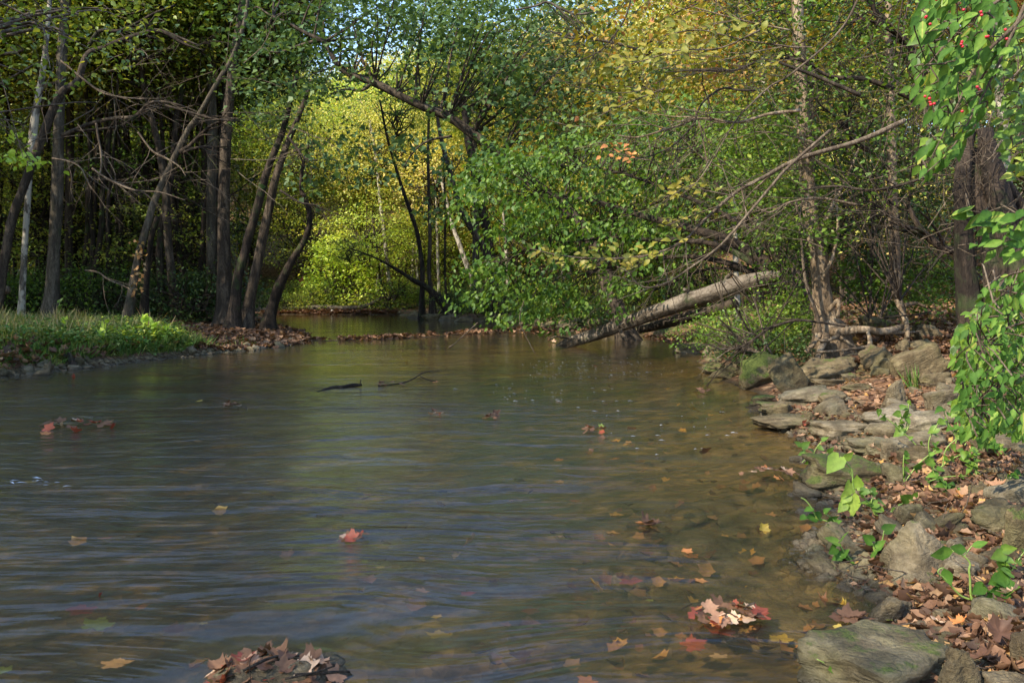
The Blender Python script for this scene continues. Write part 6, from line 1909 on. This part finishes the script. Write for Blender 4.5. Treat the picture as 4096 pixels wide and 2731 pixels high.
ground_leaves([(0, 350), (0, 312), (60, 308), (130, 318), (190, 338), (180, 352), (90, 356)], 15000, .06, 'grass', "leafy weeds mixed into the grass of the left bank", 54)
ground_leaves([(60, 330), (130, 322), (185, 340), (175, 348), (100, 345)], 4200, .075, 'lime', "pale green nettle-like weeds at the tip of the left bank", 55, .28)
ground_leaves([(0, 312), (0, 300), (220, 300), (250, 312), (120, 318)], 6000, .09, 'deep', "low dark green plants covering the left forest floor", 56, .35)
ground_leaves([(265, 311), (265, 303), (420, 303), (415, 311)], 3000, .16, 'yg', "sunlit low plants along the far bank", 57, .5, kind='oval')
ground_leaves([(640, 336), (700, 322), (800, 318), (810, 345), (740, 358), (690, 346)], 2600, .055, 'green', "green ground plants on the leafy right shore", 58, .3)
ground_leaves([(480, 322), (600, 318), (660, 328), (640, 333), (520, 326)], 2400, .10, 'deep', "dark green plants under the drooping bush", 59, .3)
ground_leaves([(840, 320), (960, 300), (960, 330), (850, 345)], 600, .05, 'green', "scattered green seedlings on the ledge above the slabs", 60, .15)

# weeds one can tell apart on the left bank
for i, (px, py, n, sz, lab) in enumerate([(105, 322, 12, .14, "tall leafy weed standing up from the left grass, furthest left"), (142, 318, 10, .15, "drooping pale weed at the crest of the left bank"), (151, 321, 12, .15, "broad-leaved pale weed beside the drooping one"), (166, 328, 12, .13, "feathery weed at the right end of the grass"),
                                         (58, 300, 9, .16, "weed with hanging leaves in front of the stout grey trunk"), (64, 318, 10, .13, "bright weed leaning over in the middle of the left bank"), (186, 343, 8, .10, "grass-like tuft on the gravel spit")]):
    b = gh(px, min(py + 26, 350))
    d_ = b[1]
    yb = HZ + (CAMH - b[2]) / d_ * FP
    leafy_branch(lab, [(px - 2, yb, 1.4), (px, (yb + py) / 2, 1.2), (px + 2, py, .9)], d_, 'stem', 'lime' if i not in (4,) else 'green', n, sz, seed=760 + i, name="weed", cat="weed", dirbias=(0, 0, -.15), tmin=.3)

# ------------------------------------------------------------------ near foliage on the right: every leaf its own part
def hanging(label, branches, d, poly, n, size, seed, kind='pointed', lmat='bright', smat='twig', bias=(-.5, 0, -.75), dspan=.5, name="shrub", cat="shrub", berries=0, extra=0, dn=(0, -.8, .5)):
    rng = rs(seed)
    S = [spline(np.array([[*P(q[0], q[1], d + (q[3] if len(q) > 3 else 0)), q[2] / FP * d * .5] for q in l]), 18) for l in branches]
    b = S[0][0, :3].copy()
    t = thing(name, label, cat, b)
    link("stem", tube_mesh("stem", S, 6, .04, seed, True, b), M[smat], t)
    q = poly_sample(rng, poly, n)
    lines = []
    allp = np.vstack([s[:, :3] for s in S])
    for i in range(n):
        dd = d + (rng.rand() - .5) * dspan
        p = P(q[i, 0], q[i, 1], dd)
        D = np.array(bias) + rng.randn(3) * .32
        N = np.array(dn) + rng.randn(3) * .4
        z_ = size * (.65 + .6 * rng.rand())
        link("leaf", leaf_single(kind, .25, 1100 + rng.randint(6)), M[lmat], t, p - b, basis(D, N), (z_ * 1.1, z_ * .82, z_))
        if i % 4 == 0:
            j = int(np.argmin(np.linalg.norm(allp - p, axis=1)))
            lines += arcs(rng, allp[j], [p], .0025, .03, .04, 6)
    link("twigs", tube_mesh("twigs", lines, 4, origin=b), M[smat], t, kind='stuff')
    if extra:
        q = poly_sample(rng, poly, extra)
        dd = d + .15 + rng.rand(extra) * dspan * 1.6
        C = np.stack([(q[:, 0] - 512) / FP * dd, dd, CAMH + (HZ - q[:, 1]) / FP * dd], -1) - b
        V, F, Rr = leaves_np(C, np.array(bias) + rng.randn(extra, 3) * .35, np.array(dn) + rng.randn(extra, 3) * .45, size * (.6 + .6 * rng.rand(extra)), kind)
        link("foliage", mesh_np("foliage", V, F, Rr), M['green'], t, kind='stuff')
    if berries:
        bv, bf = ICO[2]
        bme = mesh_np("berry", bv, bf, smooth=True)
        for i in range(berries):
            k = rng.randint(n)
            p = P(q[k, 0], q[k, 1], d - .25 - .1 * rng.rand())
            for j in range(rng.randint(1, 4)):
                link("berry", bme, M['berry'], t, p - b + rng.randn(3) * .008, None, .0062)
    return t


hanging("leafy branch with small red berries hanging in the top right corner", [[(1060, -30, 5), (1020, 20, 4), (980, 60, 3), (955, 110, 2), (930, 160, 1)], [(1030, -20, 4), (985, 10, 3), (950, 40, 2), (915, 80, 1)], [(1040, -30, 4), (1000, 60, 3), (975, 110, 2), (950, 150, 1.4), (922, 176, 1)]], 3.6,
        [(925, -10), (1010, -10), (1015, 50), (990, 100), (975, 135), (945, 165), (925, 172), (918, 165), (935, 115), (908, 88), (918, 45), (912, 10)], 235, .070, 801, berries=11, extra=260)
hanging("darker leafy shoots at the right edge behind the berry branch", [[(1060, 40, 3), (1030, 60, 2), (1000, 90, 1)], [(1060, 120, 3), (1035, 130, 2), (1010, 150, 1)]], 4.4, [(990, 30), (1034, 10), (1034, 170), (1012, 178), (1000, 120), (1010, 80)], 110, .07, 802, extra=120, lmat='green', bias=(-.6, 0, -.45))
hanging("arching leafy shoot before the shaggy trunks at the right edge", [[(1050, 215, 2), (1030, 222, 1.8), (1010, 206, 1.6), (985, 212, 1.4), (968, 210, 1)], [(1060, 200, 2.4), (1030, 215, 2), (1010, 240, 1.8), (985, 252, 1.4), (965, 258, 1)]], 3.7, [(962, 206), (1000, 206), (1034, 205), (1034, 250), (1000, 246), (965, 262), (968, 245), (990, 235), (975, 222)], 44, .085, 803, bias=(-.7, 0, -.5), dspan=.3)
hanging("bright green bush leaning in from the right edge above the rocks", [[(1080, 330, 4), (1040, 320, 3), (1000, 330, 2), (970, 345, 1)], [(1080, 360, 4), (1040, 370, 3), (1000, 385, 2), (965, 410, 1)], [(1070, 300, 3), (1030, 295, 2.4), (1000, 290, 2), (985, 288, 1)]], 3.4,
        [(985, 284), (1034, 262), (1034, 440), (1005, 428), (985, 442), (962, 430), (955, 405), (962, 375), (952, 352), (955, 330), (975, 310)], 298, .047, 804, extra=1000, bias=(-.35, 0, -.75), dspan=.55)


def weed(label, stems, leaves, d, lmat='bright', kind='heart', seed=0, smat='stem'):
    """stems and leaves placed one by one; leaf = base px, tip px, size factor"""
    rng = rs(seed)
    S = [spline(np.array([[*P(q[0], q[1], d + (q[3] if len(q) > 3 else 0)), q[2] / FP * d * .5] for q in l]), 20) for l in stems]
    b = S[0][0, :3].copy()
    t = thing("weed", label, "weed", b)
    link("stem", tube_mesh("stem", S, 7, .04, seed, True, b), M[smat], t)
    for (x0, y0, x1, y1) in leaves:
        p0 = P(x0, y0, d)
        p1 = P(x1, y1, d - .03 * rng.rand())
        D = p1 - p0
        L = np.linalg.norm(D)
        N = np.array([rng.randn() * .6, -.75 + rng.randn() * .3, .6 + rng.randn() * .4])
        link("leaf", leaf_single(kind, .45, 1200 + rng.randint(6)), M[lmat], t, p0 - b, basis(D, N), L * 1.05)
    return t


weed("tall weed with one big sunlit heart-shaped leaf at the water's edge", [[(866, 535, 2), (862, 524, 2), (857, 509, 2), (853, 485, 1.8), (852, 470, 1.6), (845, 461, 1.5), (840, 456, 1.2)], [(852, 476, 1.4), (849, 470, 1.4)]],
     [(840, 456, 827, 473), (853, 494, 849, 521), (852, 482, 844, 497), (858, 486, 857, 474), (856, 488, 861, 478), (846, 503, 838, 512), (845, 458, 853, 451), (850, 495, 842, 503)], 3.95, 'sunleaf', seed=1)
weed("pale-stemmed weed bending left over the inlet with narrow leaves", [[(991, 627, 2.4), (977, 610, 2.6), (971, 595, 2.6), (970, 578, 2.2), (969, 569, 2), (970, 562, 1.8), (962, 554, 1.6), (952, 550, 1.4)], [(971, 599, 2.2), (961, 595, 2), (952, 586, 1.8), (944, 577, 1.6), (938, 572, 1.5), (940, 568, 1.4), (944, 567, 1.2)], [(972, 597, 1.8), (978, 595, 1.6), (984, 596, 1.4)], [(964, 556, 1), (968, 550, 1), (972, 545, 1)]],
     [(952, 550, 930, 554), (944, 567, 951, 584), (984, 596, 994, 604), (972, 546, 988, 542), (966, 550, 950, 546), (974, 612, 965, 625), (978, 614, 972, 623)], 2.75, 'bright', 'pointed', seed=2)
weed("cluster of upright weeds with yellow-green stalks in the shallow inlet", [[(863, 582, 2.6), (856, 568, 2.4), (853, 562, 2.2), (845, 552, 2), (838, 543, 1.6), (828, 540, 1.2)], [(878, 599, 1.8), (878, 580, 1.8), (877, 561, 1.8), (876, 552, 1.6), (872, 542, 1.4)], [(846, 582, 1.6), (843, 570, 1.5), (840, 555, 1.4)], [(846, 582, 1.2), (840, 575, 1.2), (834, 566, 1)], [(872, 542, 1.6), (876, 552, 1.6), (882, 540, 1.4), (884, 530, 1.2)], [(895, 590, 1.2), (896, 580, 1.2), (900, 572, 1)]],
     [(853, 562, 842, 556), (842, 553, 832, 560), (838, 543, 824, 538), (839, 540, 848, 530), (864, 576, 857, 576), (861, 572, 872, 566), (866, 572, 873, 562), (880, 565, 889, 558), (877, 572, 886, 568), (876, 548, 886, 540), (872, 541, 862, 534), (884, 530, 896, 524), (880, 555, 892, 556), (841, 556, 850, 549), (900, 572, 902, 564), (836, 547, 828, 553), (868, 560, 858, 565), (870, 556, 878, 548)], 3.25, 'bright', seed=3)
weed("sprig of weeds with a red stalk rising above the cluster in the inlet", [[(818, 520, 1.4), (812, 508, 1.4), (806, 500, 1.4), (801, 497, 1)], [(846, 545, 1.6), (838, 530, 1.6), (828, 521, 1.4), (815, 518, 1.2)], [(836, 532, 1.2), (834, 520, 1.2), (824, 512, 1)]],
     [(815, 518, 806, 518), (828, 521, 838, 515), (824, 512, 830, 507), (812, 508, 804, 511), (806, 516, 800, 520), (820, 517, 814, 512), (834, 522, 842, 520), (830, 526, 822, 530)], 3.6, 'bright', seed=4)
weed("small bushy weed growing on the moss-topped rock", [[(815, 470, 1), (808, 455, 1), (800, 445, 1)], [(812, 462, 1), (815, 450, 1), (822, 440, 1)], [(806, 458, 1), (802, 462, 1)], [(815, 458, 1), (828, 452, 1)]],
     [(800, 445, 794, 441), (802, 447, 810, 441), (805, 452, 798, 455), (810, 455, 818, 458), (814, 452, 808, 447), (818, 446, 824, 450), (822, 440, 829, 437), (812, 460, 804, 463), (820, 455, 828, 458), (828, 452, 834, 447), (815, 462, 822, 466), (806, 456, 812, 462)], 4.9, 'green', seed=5)
rng = rs(66)
for i, (px, py, lab) in enumerate([(905, 470, "sprawling weed over the long grey slab"), (935, 455, "round-leaved weed in front of the broad grey slab"), (950, 480, "trailing weed with a long yellow stalk on the leaf litter"), (975, 462, "broad-leaved weed below the bright green bush"), (1000, 470, "weed clump at the right edge above the white slab"), (880, 500, "low weed with small round leaves beside the moss-topped rock"),
                                   (1005, 585, "dark green heart-leaved weed at the lower right edge"), (1010, 560, "grass-bladed weed before the red leaf"), (960, 430, "vine with yellowing leaves at the foot of the bush"), (925, 440, "thin creeping weed across the pale slab"), (843, 670, "small two-leaved seedling at the foot of the large block"), (900, 430, "fern-like sprig on the broad pale slab"), (1005, 440, "leafy stalk rising into the bright green bush")]):
    g0 = gh(px, py + 16)
    d_ = g0[1] - .05
    yb = HZ + (CAMH - g0[2]) / d_ * FP
    stems, lv = [], []
    for k in range(3 if i != 10 else 2):
        ex, ey = px + rng.randn() * 22, py - 8 + rng.randn() * 12
        mx_, my_ = (px + ex) / 2 + rng.randn() * 4, min(yb, ey) - 2
        stems.append([(px + rng.randn() * 5, yb, 1.4), (mx_, (yb + ey) / 2 - 4, 1.3), (ex, ey, 1)])
        for j in range(5 if i != 10 else 2):
            f = .35 + .65 * j / 4
            bx, by = px + (ex - px) * f, yb + (ey - yb) * f - 3
            a = rng.rand() * 6.28
            L = (7 + 9 * rng.rand()) * 4.2 / d_ * .8
            lv.append((bx, by, bx + math.cos(a) * L, by + math.sin(a) * L * .6 + 2))
    weed(lab, stems, lv, d_, ['bright', 'green', 'bright', 'green'][i % 4], seed=70 + i)
# grass tuft with dry stalks
g0 = gh(915, 388)
rng = rs(81)
m = 60
D = norm(np.stack([rng.randn(m) * .45, rng.randn(m) * .3, np.ones(m)], -1))
V, F, Rr = leaves_np(np.tile(g0, (m, 1)) + rng.randn(m, 3) * .03 * np.array([1, 1, 0]), D, rng.randn(m, 3), .16 * (.5 + rng.rand(m)), 'blade', width=.7)
tag(link("grass_tuft", mesh_np("grass_tuft", V, F, Rr), M['grass']), "tuft of fine grass among the slabs of the right bank", "grass")

# ------------------------------------------------------------------ far away: a person in red by a pale rail
pb = P(303, 293, 54)
pz = float(height(np.array(pb[0]), np.array(pb[1])))


me = bpy.data.meshes.new("person")
JO = [(0, 0, .50), (0, 0, .78), (0, 0, 1.02), (0, -.01, 1.14), (0, -.02, 1.27), (.2, 0, .98), (.26, -.12, .75), (.16, -.34, .66), (-.2, 0, .98), (-.26, -.12, .75), (-.16, -.34, .66), (.11, -.05, .48), (.13, -.45, .50), (.13, -.48, .06), (-.11, -.05, .48), (-.13, -.45, .50), (-.13, -.48, .06)]
ED = [(0, 1), (1, 2), (2, 3), (3, 4), (2, 5), (5, 6), (6, 7), (2, 8), (8, 9), (9, 10), (0, 11), (11, 12), (12, 13), (0, 14), (14, 15), (15, 16)]
RA = [.16, .15, .16, .06, .11, .08, .055, .04, .08, .055, .04, .10, .075, .05, .10, .075, .05]
me.from_pydata(JO, ED, [])
po = bpy.data.objects.new("person", me)
COL.objects.link(po)
bpy.context.view_layer.objects.active = po
md = po.modifiers.new("skin", 'SKIN')
if not me.skin_vertices:
    me.attributes  # layer appears with the modifier's operator; fall back below
try:
    sv = me.skin_vertices[0].data
except Exception:
    bm = bmesh.new()
    bm.from_mesh(me)
    bm.verts.layers.skin.verify()
    bm.to_mesh(me)
    bm.free()
    sv = me.skin_vertices[0].data
for i, r_ in enumerate(RA):
    sv[i].radius = (r_, r_)
sv[0].use_root = True
ss = po.modifiers.new("sub", 'SUBSURF')
ss.levels = 1
ss.render_levels = 1
mr, tt_, out_ = new_mat("red_clothes")
nb = NB(tt_)
tcn = nb.n("ShaderNodeTexCoord")
sx = nb.n("ShaderNodeSeparateXYZ")
nb.l(tcn.outputs['Object'], sx.inputs[0])
pbsdf = nb.n("ShaderNodeBsdfPrincipled")
nb.l(nb.ramp(nb.math('DIVIDE', sx.outputs['Z'], 2.0), [(.0, (.03, .03, .05)), (.25, (.03, .03, .05)), (.26, (.45, .02, .05)), (.56, (.45, .02, .05)), (.57, (.40, .25, .18)), (1, (.40, .25, .18))], 'CONSTANT'), pbsdf.inputs['Base Color'])
nb.l(pbsdf.outputs[0], out_.inputs[0])
me.materials.append(mr)
po.location = (pb[0], pb[1], pz - .0)
tag(po, "tiny person in a red jacket sitting beyond the far pool, left of the lime bush", "person")
log_thing("low pale timber lying in the shade left of the seated person", [(288, 287, 3, 57), (296, 287, 3, 57), (303, 287.4, 3, 57)], 'barkg', .04, 19, 8)

# ------------------------------------------------------------------ things that still share a label are told apart by their place in the row
ORD = ["leftmost", "second from left", "third from left", "fourth from left", "fifth from left", "sixth from left", "seventh from left", "eighth from left", "ninth from left", "tenth from left", "eleventh from left", "twelfth from left"]
same = {}
for o in COL.objects:
    if o.parent is None and 'category' in o and 'label' in o:
        same.setdefault(o['label'], []).append(o)
for lab, obs in same.items():
    if 1 < len(obs) <= 12:
        obs.sort(key=lambda q: q.location.x / max(q.location.y, .5))
        for i, o in enumerate(obs):
            wd = "rightmost" if i == len(obs) - 1 else ORD[i]
            if len((lab + " " + wd).split()) <= 16:
                o['label'] = lab + ", " + wd
